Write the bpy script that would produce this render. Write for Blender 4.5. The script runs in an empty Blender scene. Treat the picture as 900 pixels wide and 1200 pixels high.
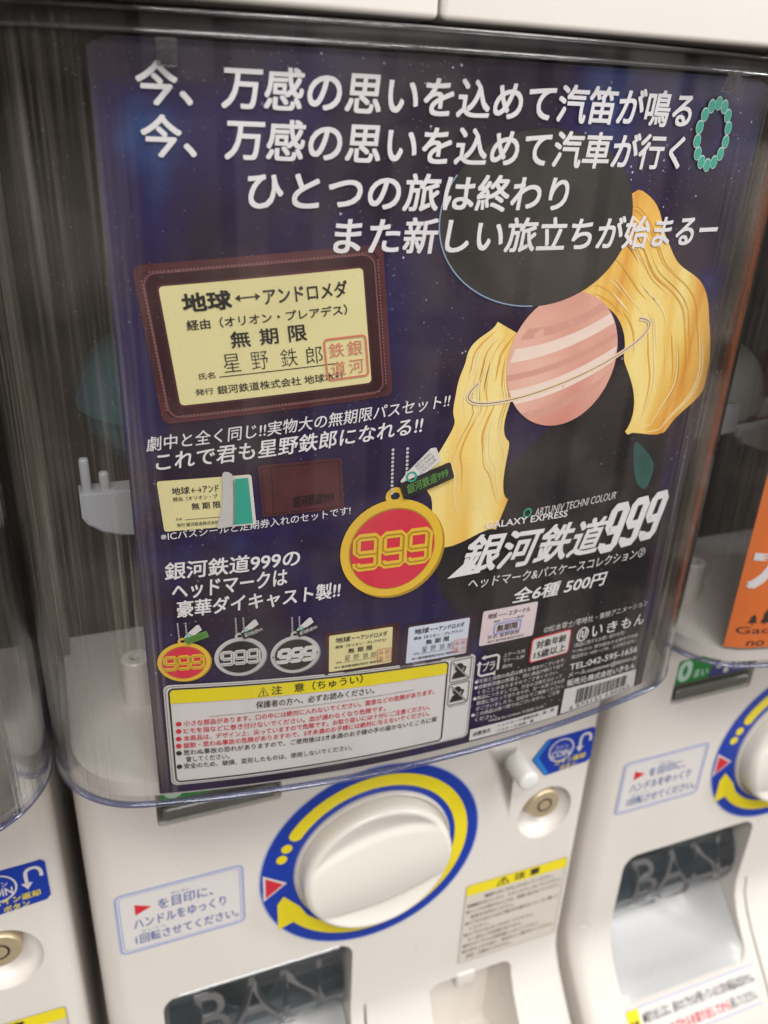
import bpy, bmesh, math, random
from mathutils import Vector, Matrix
from mathutils.geometry import tessellate_polygon
random.seed(7)
S = 0.33                       # metres per layout unit
PI = math.pi
scene = bpy.context.scene
COL = scene.collection

# ------------------------------------------------------------------ camera
cam_d = bpy.data.cameras.new('camera')
cam = bpy.data.objects.new('camera', cam_d); COL.objects.link(cam)
cam_d.sensor_fit = 'VERTICAL'; cam_d.sensor_height = 36.0
cam_d.lens = 987.4 / 1200 * 36.0
cam_d.clip_start = 0.01; cam_d.clip_end = 60
fwd = Vector((0.33554, 0.83675, -0.43274)); up = Vector((0.11893, 0.41806, 0.90060))
right = fwd.cross(up).normalized(); up = right.cross(fwd).normalized(); fwd.normalize()
M = Matrix((right, up, -fwd)).transposed().to_4x4()
M.translation = Vector((0, -1.0, 0)) * S
cam.matrix_world = M
cam_d.dof.use_dof = True
cam_d.dof.focus_distance = 0.93 * S
cam_d.dof.aperture_fstop = 10.0
scene.camera = cam

# ------------------------------------------------------------------ world, lamps, exposure
w = bpy.data.worlds.new('World'); scene.world = w; w.use_nodes = True
nt = w.node_tree; nt.nodes.clear()
out = nt.nodes.new('ShaderNodeOutputWorld'); bg = nt.nodes.new('ShaderNodeBackground')
# the shop around: pale ceiling above, dim warm aisle and floor below, softly uneven
tcw = nt.nodes.new('ShaderNodeTexCoord'); sep = nt.nodes.new('ShaderNodeSeparateXYZ'); nt.links.new(tcw.outputs['Generated'], sep.inputs[0])
mr_ = nt.nodes.new('ShaderNodeMapRange'); mr_.interpolation_type = 'SMOOTHSTEP'; mr_.inputs[1].default_value = -0.35; mr_.inputs[2].default_value = 0.65
nt.links.new(sep.outputs[2], mr_.inputs[0])
rampw = nt.nodes.new('ShaderNodeMix'); rampw.data_type = 'RGBA'; rampw.inputs[6].default_value = (0.34, 0.29, 0.25, 1); rampw.inputs[7].default_value = (1.0, 0.97, 0.94, 1)
nt.links.new(mr_.outputs[0], rampw.inputs[0])
nzw = nt.nodes.new('ShaderNodeTexNoise'); nzw.inputs['Scale'].default_value = 5.5; nzw.inputs['Detail'].default_value = 2; nt.links.new(tcw.outputs['Generated'], nzw.inputs['Vector'])
mrn = nt.nodes.new('ShaderNodeMapRange'); mrn.inputs[1].default_value = 0.35; mrn.inputs[2].default_value = 0.65; mrn.inputs[3].default_value = 0.25; mrn.inputs[4].default_value = 1.6
nt.links.new(nzw.outputs['Fac'], mrn.inputs[0])
mulw = nt.nodes.new('ShaderNodeMix'); mulw.data_type = 'RGBA'; mulw.blend_type = 'MULTIPLY'; mulw.inputs[0].default_value = 1.0
az = nt.nodes.new('ShaderNodeMath'); az.operation = 'ARCTAN2'; nt.links.new(sep.outputs[0], az.inputs[0]); nt.links.new(sep.outputs[1], az.inputs[1])
cmb = nt.nodes.new('ShaderNodeCombineXYZ'); nt.links.new(az.outputs[0], cmb.inputs[0]); nt.links.new(sep.outputs[2], cmb.inputs[1])
bk = nt.nodes.new('ShaderNodeTexBrick'); bk.offset = 0.0; bk.inputs['Scale'].default_value = 1.0; bk.inputs['Brick Width'].default_value = 0.17; bk.inputs['Row Height'].default_value = 0.23
bk.inputs['Mortar Size'].default_value = 0.022; bk.inputs['Mortar Smooth'].default_value = 0.4
bk.inputs['Color1'].default_value = (1.5, 1.45, 1.4, 1); bk.inputs['Color2'].default_value = (0.5, 0.48, 0.46, 1); bk.inputs['Mortar'].default_value = (0.06, 0.055, 0.05, 1)
nt.links.new(cmb.outputs[0], bk.inputs['Vector'])
bmul = nt.nodes.new('ShaderNodeMix'); bmul.data_type = 'RGBA'; bmul.blend_type = 'MULTIPLY'; bmul.inputs[0].default_value = 1.0
nt.links.new(rampw.outputs[2], bmul.inputs[6]); nt.links.new(bk.outputs[0], bmul.inputs[7])
up_ = nt.nodes.new('ShaderNodeMapRange'); up_.inputs[1].default_value = 0.42; up_.inputs[2].default_value = 0.50; nt.links.new(sep.outputs[2], up_.inputs[0])
mxu = nt.nodes.new('ShaderNodeMix'); mxu.data_type = 'RGBA'; nt.links.new(up_.outputs[0], mxu.inputs[0]); nt.links.new(bmul.outputs[2], mxu.inputs[6]); nt.links.new(rampw.outputs[2], mxu.inputs[7])
nt.links.new(mxu.outputs[2], mulw.inputs[6]); nt.links.new(mrn.outputs[0], mulw.inputs[7]); nt.links.new(mulw.outputs[2], bg.inputs['Color'])
bg.inputs['Strength'].default_value = 0.50
nt.links.new(bg.outputs[0], out.inputs[0])

def area(name, loc, target, sx, sy, power, color):
    d = bpy.data.lights.new(name, 'AREA'); d.shape = 'RECTANGLE'
    d.size = sx * S; d.size_y = sy * S; d.energy = power; d.color = color
    o = bpy.data.objects.new(name, d); COL.objects.link(o)
    o.location = Vector(loc) * S
    o.rotation_euler = (Vector(target) - Vector(loc)).to_track_quat('-Z', 'Y').to_euler()
    return o
area('ceiling_lamp', (-0.8, -3.6, 4.8), (0.5, 0, -0.8), 4.0, 1.3, 34.0, (1.0, 0.98, 0.95))
area('ceiling_lamp', (3.4, -3.0, 4.6), (0.6, 0, -0.8), 1.2, 3.0, 22.0, (1.0, 0.97, 0.93))
area('ceiling_lamp', (0.4, -5.4, 2.0), (0.5, 0, -1.4), 3.2, 0.9, 19.0, (1.0, 0.97, 0.95))
area('corner_glint_lamp', (4.2, -1.7, 1.2), (0.7, -0.2, -0.3), 0.35, 1.6, 7.0, (0.92, 0.97, 1.0))  # added unseen lamp, gives the window's bent corner its bright vertical streak
vs = scene.view_settings
vs.view_transform = 'Standard'; vs.look = 'None'; vs.exposure = 0.0; vs.gamma = 1.0
vs.use_curve_mapping = False
scene.cycles.use_denoising = True
scene.cycles.max_bounces = 10; scene.cycles.transparent_max_bounces = 24
scene.cycles.caustics_reflective = False; scene.cycles.caustics_refractive = False

# ------------------------------------------------------------------ materials
MATS = {}
def principled(name, col, rough=0.4, spec=0.5, metal=0.0, coat=0.0):
    if name in MATS: return MATS[name]
    m = bpy.data.materials.new(name); m.use_nodes = True
    b = m.node_tree.nodes['Principled BSDF']
    b.inputs['Base Color'].default_value = (*col, 1); b.inputs['Roughness'].default_value = rough
    b.inputs['Specular IOR Level'].default_value = spec; b.inputs['Metallic'].default_value = metal
    b.inputs['Coat Weight'].default_value = coat; b.inputs['Coat Roughness'].default_value = 0.08
    MATS[name] = m
    return m
def plastic(name, col, rough=0.3, vary=0.05, bump=0.02, coat=0.0, scale=60):
    """moulded plastic with faint mottling, wear in the gloss and a very fine relief"""
    if name in MATS: return MATS[name]
    m = principled(name, col, rough, 0.5, 0, coat)
    t = m.node_tree; b = t.nodes['Principled BSDF']
    tc = t.nodes.new('ShaderNodeTexCoord')
    n = t.nodes.new('ShaderNodeTexNoise'); n.inputs['Scale'].default_value = 9; n.inputs['Detail'].default_value = 5
    t.links.new(tc.outputs['Object'], n.inputs['Vector'])
    mp = t.nodes.new('ShaderNodeMapRange'); mp.inputs[3].default_value = 1 - vary; mp.inputs[4].default_value = 1 + vary
    t.links.new(n.outputs['Fac'], mp.inputs[0])
    mx = t.nodes.new('ShaderNodeMix'); mx.data_type = 'RGBA'; mx.blend_type = 'MULTIPLY'; mx.inputs[0].default_value = 1
    mx.inputs[6].default_value = (*col, 1); t.links.new(mp.outputs[0], mx.inputs[7]); t.links.new(mx.outputs[2], b.inputs['Base Color'])
    n2 = t.nodes.new('ShaderNodeTexNoise'); n2.inputs['Scale'].default_value = 25; n2.inputs['Detail'].default_value = 8
    t.links.new(tc.outputs['Object'], n2.inputs['Vector'])
    m2 = t.nodes.new('ShaderNodeMapRange'); m2.inputs[3].default_value = rough * 0.75; m2.inputs[4].default_value = rough * 1.35
    t.links.new(n2.outputs['Fac'], m2.inputs[0]); t.links.new(m2.outputs[0], b.inputs['Roughness'])
    n3 = t.nodes.new('ShaderNodeTexNoise'); n3.inputs['Scale'].default_value = scale * 20; n3.inputs['Detail'].default_value = 2
    t.links.new(tc.outputs['Object'], n3.inputs['Vector'])
    bp = t.nodes.new('ShaderNodeBump'); bp.inputs['Strength'].default_value = bump; bp.inputs['Distance'].default_value = 0.0004
    t.links.new(n3.outputs['Fac'], bp.inputs['Height']); t.links.new(bp.outputs[0], b.inputs['Normal'])
    return m

CREAM = plastic('cream_plastic', (0.70, 0.66, 0.615), 0.28, 0.07, 0.05)
WHITE_PL = plastic('white_plastic', (0.74, 0.73, 0.71), 0.26)
CHUTE = plastic('chute_plastic', (0.52, 0.52, 0.52), 0.28)
KNOB = plastic('dial_plastic', (0.75, 0.715, 0.65), 0.2)
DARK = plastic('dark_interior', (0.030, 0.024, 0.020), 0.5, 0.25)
DARKFRAME = plastic('dark_frame', (0.045, 0.044, 0.047), 0.3, 0.1)
GREYPL = plastic('grey_plastic', (0.45, 0.46, 0.48), 0.35)
SIDE = plastic('brown_grey_side', (0.13, 0.105, 0.085), 0.45)
BLUE = principled('print_blue', (0.012, 0.045, 0.36), 0.32)
BLUE2 = principled('print_light_blue', (0.03, 0.22, 0.60), 0.32)
LILAC = principled('print_lilac', (0.30, 0.35, 0.62), 0.35)
YEL = principled('print_yellow', (0.80, 0.66, 0.02), 0.32)
RED = principled('print_red', (0.62, 0.03, 0.05), 0.32)
WHITE = principled('print_white', (0.78, 0.76, 0.77), 0.35)
PAPER = principled('sticker_white', (0.68, 0.65, 0.63), 0.35)
PAPER2 = principled('sticker_cream', (0.62, 0.57, 0.50), 0.35)
BLACK = principled('print_black', (0.02, 0.018, 0.02), 0.4)
GREYINK = principled('print_grey', (0.28, 0.27, 0.27), 0.4)
CARD = principled('card_yellow', (0.74, 0.67, 0.34), 0.4)
CARDB = principled('card_blue', (0.62, 0.66, 0.76), 0.4)
CARDP = principled('card_pink', (0.72, 0.60, 0.62), 0.4)
STAMP = principled('stamp_red', (0.62, 0.20, 0.13), 0.4)
GOLD = principled('print_gold', (0.78, 0.50, 0.05), 0.35)
GOLDD = principled('print_dark_gold', (0.42, 0.25, 0.03), 0.35)
MEDRED = principled('print_medal_red', (0.66, 0.04, 0.07), 0.35)
SILVER = principled('print_silver', (0.55, 0.53, 0.52), 0.35)
SILVD = principled('print_dark_silver', (0.26, 0.25, 0.25), 0.35)
GREEN = principled('print_green', (0.01, 0.30, 0.14), 0.35)
TEALP = principled('print_teal', (0.04, 0.36, 0.26), 0.35)
MINT = principled('print_mint', (0.50, 0.68, 0.60), 0.35)
GREENT = principled('print_leaf_green', (0.10, 0.26, 0.06), 0.35)
BRASS = principled('brass', (0.68, 0.55, 0.36), 0.42, metal=0.55)
ORANGE = plastic('orange_paper', (0.76, 0.17, 0.03), 0.4, 0.05, 0.0)
DISPG = principled('display_green', (0.02, 0.25, 0.05), 0.25, coat=1)
DISPB = principled('display_blue', (0.05, 0.06, 0.24), 0.25, coat=1)
DISPD = principled('display_olive', (0.10, 0.10, 0.085), 0.25, coat=1)

def noise_mat(name, stops, scale, stretch=(1, 1, 1), rough=0.4, bump=0, detail=4, dist=0.6, stars=False, bumpscale=400):
    m = principled(name, stops[0][1], rough)
    t = m.node_tree; b = t.nodes['Principled BSDF']
    tc = t.nodes.new('ShaderNodeTexCoord'); mp = t.nodes.new('ShaderNodeMapping')
    mp.inputs['Scale'].default_value = stretch
    t.links.new(tc.outputs['Object'], mp.inputs['Vector'])
    n = t.nodes.new('ShaderNodeTexNoise'); n.inputs['Scale'].default_value = scale; n.inputs['Detail'].default_value = detail
    n.inputs['Distortion'].default_value = dist
    t.links.new(mp.outputs[0], n.inputs['Vector'])
    r = t.nodes.new('ShaderNodeValToRGB')
    while len(r.color_ramp.elements) < len(stops): r.color_ramp.elements.new(0.5)
    for e, (p, c) in zip(r.color_ramp.elements, stops): e.position = p; e.color = (*c, 1)
    t.links.new(n.outputs['Fac'], r.inputs[0])
    last = r.outputs[0]
    if stars:
        for sc, th, amp in ((210, 0.085, 0.75), (520, 0.10, 0.35)):
            v = t.nodes.new('ShaderNodeTexVoronoi'); v.inputs['Scale'].default_value = sc
            t.links.new(tc.outputs['Object'], v.inputs['Vector'])
            lt = t.nodes.new('ShaderNodeMath'); lt.operation = 'LESS_THAN'; lt.inputs[1].default_value = th
            t.links.new(v.outputs['Distance'], lt.inputs[0])
            dn = t.nodes.new('ShaderNodeTexNoise'); dn.inputs['Scale'].default_value = 22
            t.links.new(tc.outputs['Object'], dn.inputs['Vector'])
            gt = t.nodes.new('ShaderNodeMapRange'); gt.inputs[1].default_value = 0.50; gt.inputs[2].default_value = 0.66; gt.inputs[4].default_value = amp
            t.links.new(dn.outputs['Fac'], gt.inputs[0])
            mu = t.nodes.new('ShaderNodeMath'); mu.operation = 'MULTIPLY'
            t.links.new(lt.outputs[0], mu.inputs[0]); t.links.new(gt.outputs[0], mu.inputs[1])
            mx = t.nodes.new('ShaderNodeMix'); mx.data_type = 'RGBA'; mx.inputs[7].default_value = (0.7, 0.68, 0.8, 1)
            t.links.new(mu.outputs[0], mx.inputs[0]); t.links.new(last, mx.inputs[6]); last = mx.outputs[2]
    t.links.new(last, b.inputs['Base Color'])
    if bump:
        n3 = t.nodes.new('ShaderNodeTexNoise'); n3.inputs['Scale'].default_value = bumpscale; n3.inputs['Detail'].default_value = 4
        t.links.new(tc.outputs['Object'], n3.inputs['Vector'])
        bp = t.nodes.new('ShaderNodeBump'); bp.inputs['Strength'].default_value = bump; bp.inputs['Distance'].default_value = 0.0005
        t.links.new(n3.outputs['Fac'], bp.inputs['Height']); t.links.new(bp.outputs[0], b.inputs['Normal'])
    return m
SPACE = noise_mat('print_night_sky', [(0.30, (0.020, 0.011, 0.022)), (0.47, (0.026, 0.014, 0.036)), (0.58, (0.024, 0.018, 0.078)), (0.72, (0.032, 0.075, 0.21))],
                  9.0, rough=0.3, stars=True, dist=1.2)
LEATHER = noise_mat('print_leather', [(0.3, (0.060, 0.016, 0.020)), (0.7, (0.115, 0.034, 0.040))], 30, rough=0.4)
LEATHD = noise_mat('print_dark_leather', [(0.3, (0.030, 0.010, 0.014)), (0.7, (0.058, 0.018, 0.022))], 30, rough=0.4)
FLAME = noise_mat('print_gold_plume', [(0.25, (0.50, 0.18, 0.03)), (0.40, (0.74, 0.34, 0.05)), (0.52, (0.84, 0.50, 0.10)), (0.62, (0.90, 0.66, 0.20)), (0.75, (0.92, 0.78, 0.34))],
                  13, (3.6, 1, 0.55), dist=0.9, detail=9)
FLAME2 = noise_mat('print_amber_plume', [(0.3, (0.48, 0.17, 0.03)), (0.55, (0.74, 0.33, 0.06)), (0.75, (0.84, 0.52, 0.16))], 15, (4.0, 1, 0.6), dist=0.9, detail=9)
PEACH = noise_mat('print_peach', [(0.3, (0.64, 0.26, 0.20)), (0.5, (0.78, 0.44, 0.34)), (0.72, (0.84, 0.60, 0.48))], 12)
ORB = noise_mat('print_dark_orb', [(0.3, (0.016, 0.014, 0.012)), (0.7, (0.040, 0.036, 0.032))], 26)
VOID = noise_mat('print_black_cloud', [(0.3, (0.012, 0.010, 0.012)), (0.55, (0.022, 0.018, 0.021)), (0.75, (0.035, 0.030, 0.036))], 9, stars=True)
TEALN = noise_mat('print_teal_cloud', [(0.3, (0.02, 0.05, 0.05)), (0.7, (0.04, 0.20, 0.16))], 16)

def clear_plastic(name, tint, gloss_scale, streaks=None, milk=0.0, rough=0.03, ior=1.49, milkcol=(0.6, 0.58, 0.58)):
    """thin clear sheet: what lies behind shows through a Fresnel reflection; milky streaks near the bent corners paint refracted light over a moulded relief"""
    m = bpy.data.materials.new(name); m.use_nodes = True; MATS[name] = m
    t = m.node_tree; t.nodes.clear(); N = t.nodes.new; L = t.links.new
    o = N('ShaderNodeOutputMaterial'); tr = N('ShaderNodeBsdfTransparent'); tr.inputs[0].default_value = (*tint, 1)
    gl = N('ShaderNodeBsdfGlossy'); gl.inputs['Roughness'].default_value = rough
    df = N('ShaderNodeBsdfDiffuse'); df.inputs[0].default_value = (*milkcol, 1)
    tl = N('ShaderNodeBsdfTranslucent'); tl.inputs[0].default_value = (*milkcol, 1)
    ad = N('ShaderNodeMixShader'); ad.inputs[0].default_value = 0.4; L(df.outputs[0], ad.inputs[1]); L(tl.outputs[0], ad.inputs[2])
    lw = N('ShaderNodeLayerWeight'); lw.inputs[0].default_value = 0.5          # Schlick, the same from either side
    pw = N('ShaderNodeMath'); pw.operation = 'POWER'; pw.inputs[1].default_value = 3.6; L(lw.outputs['Facing'], pw.inputs[0])
    f0 = ((ior - 1) / (ior + 1)) ** 2 * gloss_scale
    mu = N('ShaderNodeMath'); mu.operation = 'MULTIPLY_ADD'; mu.inputs[1].default_value = 1 - f0; mu.inputs[2].default_value = f0; mu.use_clamp = True
    L(pw.outputs[0], mu.inputs[0])
    m1 = N('ShaderNodeMixShader'); m2 = N('ShaderNodeMixShader')
    L(tr.outputs[0], m1.inputs[1]); L(ad.outputs[0], m1.inputs[2])
    L(mu.outputs[0], m2.inputs[0]); L(m1.outputs[0], m2.inputs[1]); L(gl.outputs[0], m2.inputs[2])
    L(m2.outputs[0], o.inputs[0])
    if streaks:  # refraction streaks painted into the milk mix; the bump is moulded relief
        xc, x0, x1, amt = streaks
        tc = N('ShaderNodeTexCoord'); sp = N('ShaderNodeSeparateXYZ'); L(tc.outputs['Object'], sp.inputs[0])
        su = N('ShaderNodeMath'); su.operation = 'SUBTRACT'; su.inputs[1].default_value = xc; L(sp.outputs[0], su.inputs[0])
        ab = N('ShaderNodeMath'); ab.operation = 'ABSOLUTE'; L(su.outputs[0], ab.inputs[0])
        mk = N('ShaderNodeMapRange'); mk.interpolation_type = 'SMOOTHSTEP'; mk.inputs[1].default_value = x0; mk.inputs[2].default_value = x1
        L(ab.outputs[0], mk.inputs[0])
        mp = N('ShaderNodeMapping'); mp.inputs['Scale'].default_value = (1, 1, 0.018); L(tc.outputs['Object'], mp.inputs[0])
        n = N('ShaderNodeTexNoise'); n.inputs['Scale'].default_value = 620; n.inputs['Detail'].default_value = 5; L(mp.outputs[0], n.inputs['Vector'])
        n_ = N('ShaderNodeTexNoise'); n_.inputs['Scale'].default_value = 60; n_.inputs['Detail'].default_value = 2
        mpb = N('ShaderNodeMapping'); mpb.inputs['Scale'].default_value = (1, 1, 0.08); L(tc.outputs['Object'], mpb.inputs[0]); L(mpb.outputs[0], n_.inputs['Vector'])
        r = N('ShaderNodeMapRange'); r.inputs[1].default_value = 0.46; r.inputs[2].default_value = 0.72; r.inputs[4].default_value = 1.0; L(n.outputs['Fac'], r.inputs[0])
        rb = N('ShaderNodeMapRange'); rb.inputs[1].default_value = 0.38; rb.inputs[2].default_value = 0.68; L(n_.outputs['Fac'], rb.inputs[0])
        a2 = N('ShaderNodeMath'); a2.operation = 'MULTIPLY'; L(r.outputs[0], a2.inputs[0]); L(rb.outputs[0], a2.inputs[1])
        a3 = N('ShaderNodeMath'); a3.operation = 'MULTIPLY_ADD'; a3.inputs[1].default_value = amt; a3.inputs[2].default_value = 0.02; L(a2.outputs[0], a3.inputs[0])
        a4 = N('ShaderNodeMath'); a4.operation = 'MULTIPLY'; L(a3.outputs[0], a4.inputs[0]); L(mk.outputs[0], a4.inputs[1])
        a5 = N('ShaderNodeMath'); a5.operation = 'ADD'; a5.inputs[1].default_value = milk; L(a4.outputs[0], a5.inputs[0])
        vd = N('ShaderNodeTexVoronoi'); vd.inputs['Scale'].default_value = 330; L(tc.outputs['Object'], vd.inputs['Vector'])     # dust
        lt = N('ShaderNodeMath'); lt.operation = 'LESS_THAN'; lt.inputs[1].default_value = 0.06; L(vd.outputs['Distance'], lt.inputs[0])
        ls = N('ShaderNodeMath'); ls.operation = 'MULTIPLY'; ls.inputs[1].default_value = 0.35; L(lt.outputs[0], ls.inputs[0])
        sm = N('ShaderNodeTexNoise'); sm.inputs['Scale'].default_value = 28; sm.inputs['Detail'].default_value = 6; L(tc.outputs['Object'], sm.inputs['Vector'])   # smudges
        sr = N('ShaderNodeMapRange'); sr.inputs[1].default_value = 0.48; sr.inputs[2].default_value = 0.75; sr.inputs[4].default_value = 0.05; L(sm.outputs['Fac'], sr.inputs[0])
        a6 = N('ShaderNodeMath'); a6.operation = 'ADD'; L(a5.outputs[0], a6.inputs[0]); L(ls.outputs[0], a6.inputs[1])
        a7 = N('ShaderNodeMath'); a7.operation = 'ADD'; a7.use_clamp = True; L(a6.outputs[0], a7.inputs[0]); L(sr.outputs[0], a7.inputs[1])
        L(a7.outputs[0], m1.inputs[0])
        mb = N('ShaderNodeMapRange'); mb.interpolation_type = 'SMOOTHSTEP'; mb.inputs[1].default_value = x1 - 0.02 * S; mb.inputs[2].default_value = x1 + 0.02 * S; mb.inputs[4].default_value = 0.34
        L(su.outputs[0], mb.inputs[0])
        ba = N('ShaderNodeMath'); ba.operation = 'ADD'; ba.use_clamp = True; L(mu.outputs[0], ba.inputs[0]); L(mb.outputs[0], ba.inputs[1]); L(ba.outputs[0], m2.inputs[0])
        bp = N('ShaderNodeBump'); bp.inputs['Distance'].default_value = 0.00025
        L(mk.outputs[0], bp.inputs['Strength']); L(n.outputs['Fac'], bp.inputs['Height'])
        L(bp.outputs[0], gl.inputs['Normal'])
    else:
        m1.inputs[0].default_value = milk
    return m
SHIELD = clear_plastic('clear_acrylic', (0.965, 0.965, 0.968), 0.85, (0.405 * S, 0.312 * S, 0.37 * S, 0.40), 0.005, milkcol=(0.50, 0.44, 0.38))  # brown milk colour paints the corner streaks and a slight reflection haze
SHIELD2 = clear_plastic('clear_acrylic_faint_streaks', (0.965, 0.965, 0.968), 0.7, (0.405 * S, 0.33 * S, 0.40 * S, 0.10), 0.004, milkcol=(0.50, 0.44, 0.38))
LIP = clear_plastic('blue_tinted_edge', (0.50, 0.53, 0.70), 2.2, None, 0.10, 0.08, milkcol=(0.35, 0.38, 0.62))
RIMC = clear_plastic('clear_moulded_rim', (0.80, 0.80, 0.82), 3.5, None, 0.10, 0.06)  # milk raised to paint brighter highlight lines along the ridges
SMOKE = clear_plastic('smoky_flap', (0.42, 0.46, 0.49), 2.0, None, 0.05, 0.08, milkcol=(0.45, 0.5, 0.54))
EMBOSS = clear_plastic('embossed_clear', (0.30, 0.32, 0.33), 3.0, None, 0.30, 0.15)
RIB = bpy.data.materials.new('solid_acrylic'); RIB.use_nodes = True
_b = RIB.node_tree.nodes['Principled BSDF']; _b.inputs['Transmission Weight'].default_value = 1.0; _b.inputs['Roughness'].default_value = 0.03; _b.inputs['IOR'].default_value = 1.49; _b.inputs['Base Color'].default_value = (0.93, 0.93, 0.95, 1)
TEALC = clear_plastic('teal_clear', (0.42, 0.64, 0.68), 1.6, None, 0.45, 0.08, milkcol=(0.22, 0.42, 0.47))
GREYC = clear_plastic('grey_clear', (0.35, 0.37, 0.36), 1.0, None, 0.88, 0.1, milkcol=(0.62, 0.65, 0.60))
REDC = clear_plastic('red_clear', (0.5, 0.06, 0.07), 1.0, None, 0.8, 0.1, milkcol=(0.45, 0.03, 0.04))
YELC = clear_plastic('pale_yellow_clear', (0.80, 0.80, 0.60), 1.3, None, 0.45, 0.1, milkcol=(0.62, 0.62, 0.44))
FROST = clear_plastic('frosted_grey', (0.62, 0.64, 0.68), 1.0, None, 0.85, 0.2, milkcol=(0.80, 0.82, 0.86))

# ------------------------------------------------------------------ object helpers
def link(name, me, parent=None, **props):
    o = bpy.data.objects.new(name, me); COL.objects.link(o)
    if parent is not None: o.parent = parent
    for k, v in props.items(): o[k] = v
    return o
def mobj(name, verts, faces, mat, parent=None, smooth=False, angle=None, **props):
    me = bpy.data.meshes.new(name)
    me.from_pydata([(x * S, y * S, z * S) for x, y, z in verts], [], faces)
    me.validate(); me.materials.append(mat)
    if smooth or angle:
        me.polygons.foreach_set('use_smooth', [True] * len(me.polygons))
        if angle: me.set_sharp_from_angle(angle=math.radians(angle))
    me.update()
    return link(name, me, parent, **props)
def bobj(name, bm, mat, parent=None, angle=35, **props):
    bmesh.ops.scale(bm, vec=(S, S, S), verts=bm.verts)
    bmesh.ops.recalc_face_normals(bm, faces=bm.faces)
    me = bpy.data.meshes.new(name); bm.to_mesh(me); bm.free(); me.materials.append(mat)
    me.polygons.foreach_set('use_smooth', [True] * len(me.polygons)); me.set_sharp_from_angle(angle=math.radians(angle))
    return link(name, me, parent, **props)
def empty(name, label, cat, parent=None, group=None, loc=(0, 0, 0)):
    o = bpy.data.objects.new(name, None); COL.objects.link(o); o.empty_display_size = 0.02
    o.location = Vector(loc) * S
    o['label'] = label; o['category'] = cat
    if group: o['group'] = group
    return o
def bm_box(bm, x0, x1, y0, y1, z0, z1, bev=0.0, seg=3):
    r = bmesh.ops.create_cube(bm, size=1.0); vs_ = r['verts']
    for v in vs_:
        v.co = Vector(((x0 + x1) / 2 + v.co.x * (x1 - x0), (y0 + y1) / 2 + v.co.y * (y1 - y0), (z0 + z1) / 2 + v.co.z * (z1 - z0)))
    if bev:
        es = list({e for v in vs_ for e in v.link_edges})
        bmesh.ops.bevel(bm, geom=es, offset=bev, segments=seg, affect='EDGES', profile=0.5)
def lathe_y(profile, cx, cz, n=64, cy=0.0):
    """profile: (r, y) list; axis along Y"""
    V, F = [], []
    for r, y in profile:
        for k in range(n):
            a = 2 * PI * k / n; V.append((cx + r * math.cos(a), cy + y, cz + r * math.sin(a)))
    for i in range(len(profile) - 1):
        for k in range(n):
            F.append((i * n + k, i * n + (k + 1) % n, (i + 1) * n + (k + 1) % n, (i + 1) * n + k))
    F.append(tuple(range((len(profile) - 1) * n, len(profile) * n)))
    return V, F
def lathe_z(profile, cx, cy, n=48, close=True):
    V, F = [], []
    for r, z in profile:
        for k in range(n):
            a = 2 * PI * k / n; V.append((cx + r * math.cos(a), cy + r * math.sin(a), z))
    for i in range(len(profile) - 1):
        for k in range(n):
            F.append((i * n + k, i * n + (k + 1) % n, (i + 1) * n + (k + 1) % n, (i + 1) * n + k))
    return V, F

# ------------------------------------------------------------------ plan of the curved window
XC, HW, RA, YF, RC = 0.405, 0.46, 1.8, -0.2, 0.11
def make_plan(yback=0.16, n=26, m=14):
    cy = YF + RA; cx = HW - RC
    dy = math.sqrt((RA - RC) ** 2 - cx ** 2); yc = cy - dy; a0 = math.asin(cx / (RA - RC))
    P = [(RA * math.sin(a0 * i / n), cy - RA * math.cos(a0 * i / n)) for i in range(n + 1)]
    P += [(cx + RC * math.sin(a0 + (PI / 2 - a0) * i / m), yc - RC * math.cos(a0 + (PI / 2 - a0) * i / m)) for i in range(1, m + 1)]
    P.append((HW, 0.02)); P.append((HW, yback))
    full = [(-x, y) for x, y in reversed(P[1:])] + P
    full = [(XC + x, y) for x, y in full]
    s = [0.0]
    for a, b in zip(full, full[1:]): s.append(s[-1] + math.hypot(b[0] - a[0], b[1] - a[1]))
    mid = s[len(P) - 1]
    nrm = []
    for i in range(len(full)):
        a = full[max(0, i - 1)]; b = full[min(len(full) - 1, i + 1)]
        tx, ty = b[0] - a[0], b[1] - a[1]; l = math.hypot(tx, ty); nrm.append((ty / l, -tx / l))
    return full, [v - mid for v in s], nrm
PLAN, PS, PN = make_plan()
def plan_at(s, off=0.0):
    lo = 0; n = len(PS)
    if s <= PS[0]: i = 0; u = 0
    elif s >= PS[-1]: i = n - 2; u = 1
    else:
        import bisect
        i = bisect.bisect_right(PS, s) - 1; i = min(i, n - 2); u = (s - PS[i]) / (PS[i + 1] - PS[i])
    (ax, ay), (bx, by) = PLAN[i], PLAN[i + 1]; (nx, ny), (mx, my) = PN[i], PN[i + 1]
    return (ax + (bx - ax) * u + (nx + (mx - nx) * u) * off, ay + (by - ay) * u + (ny + (my - ny) * u) * off)

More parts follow.
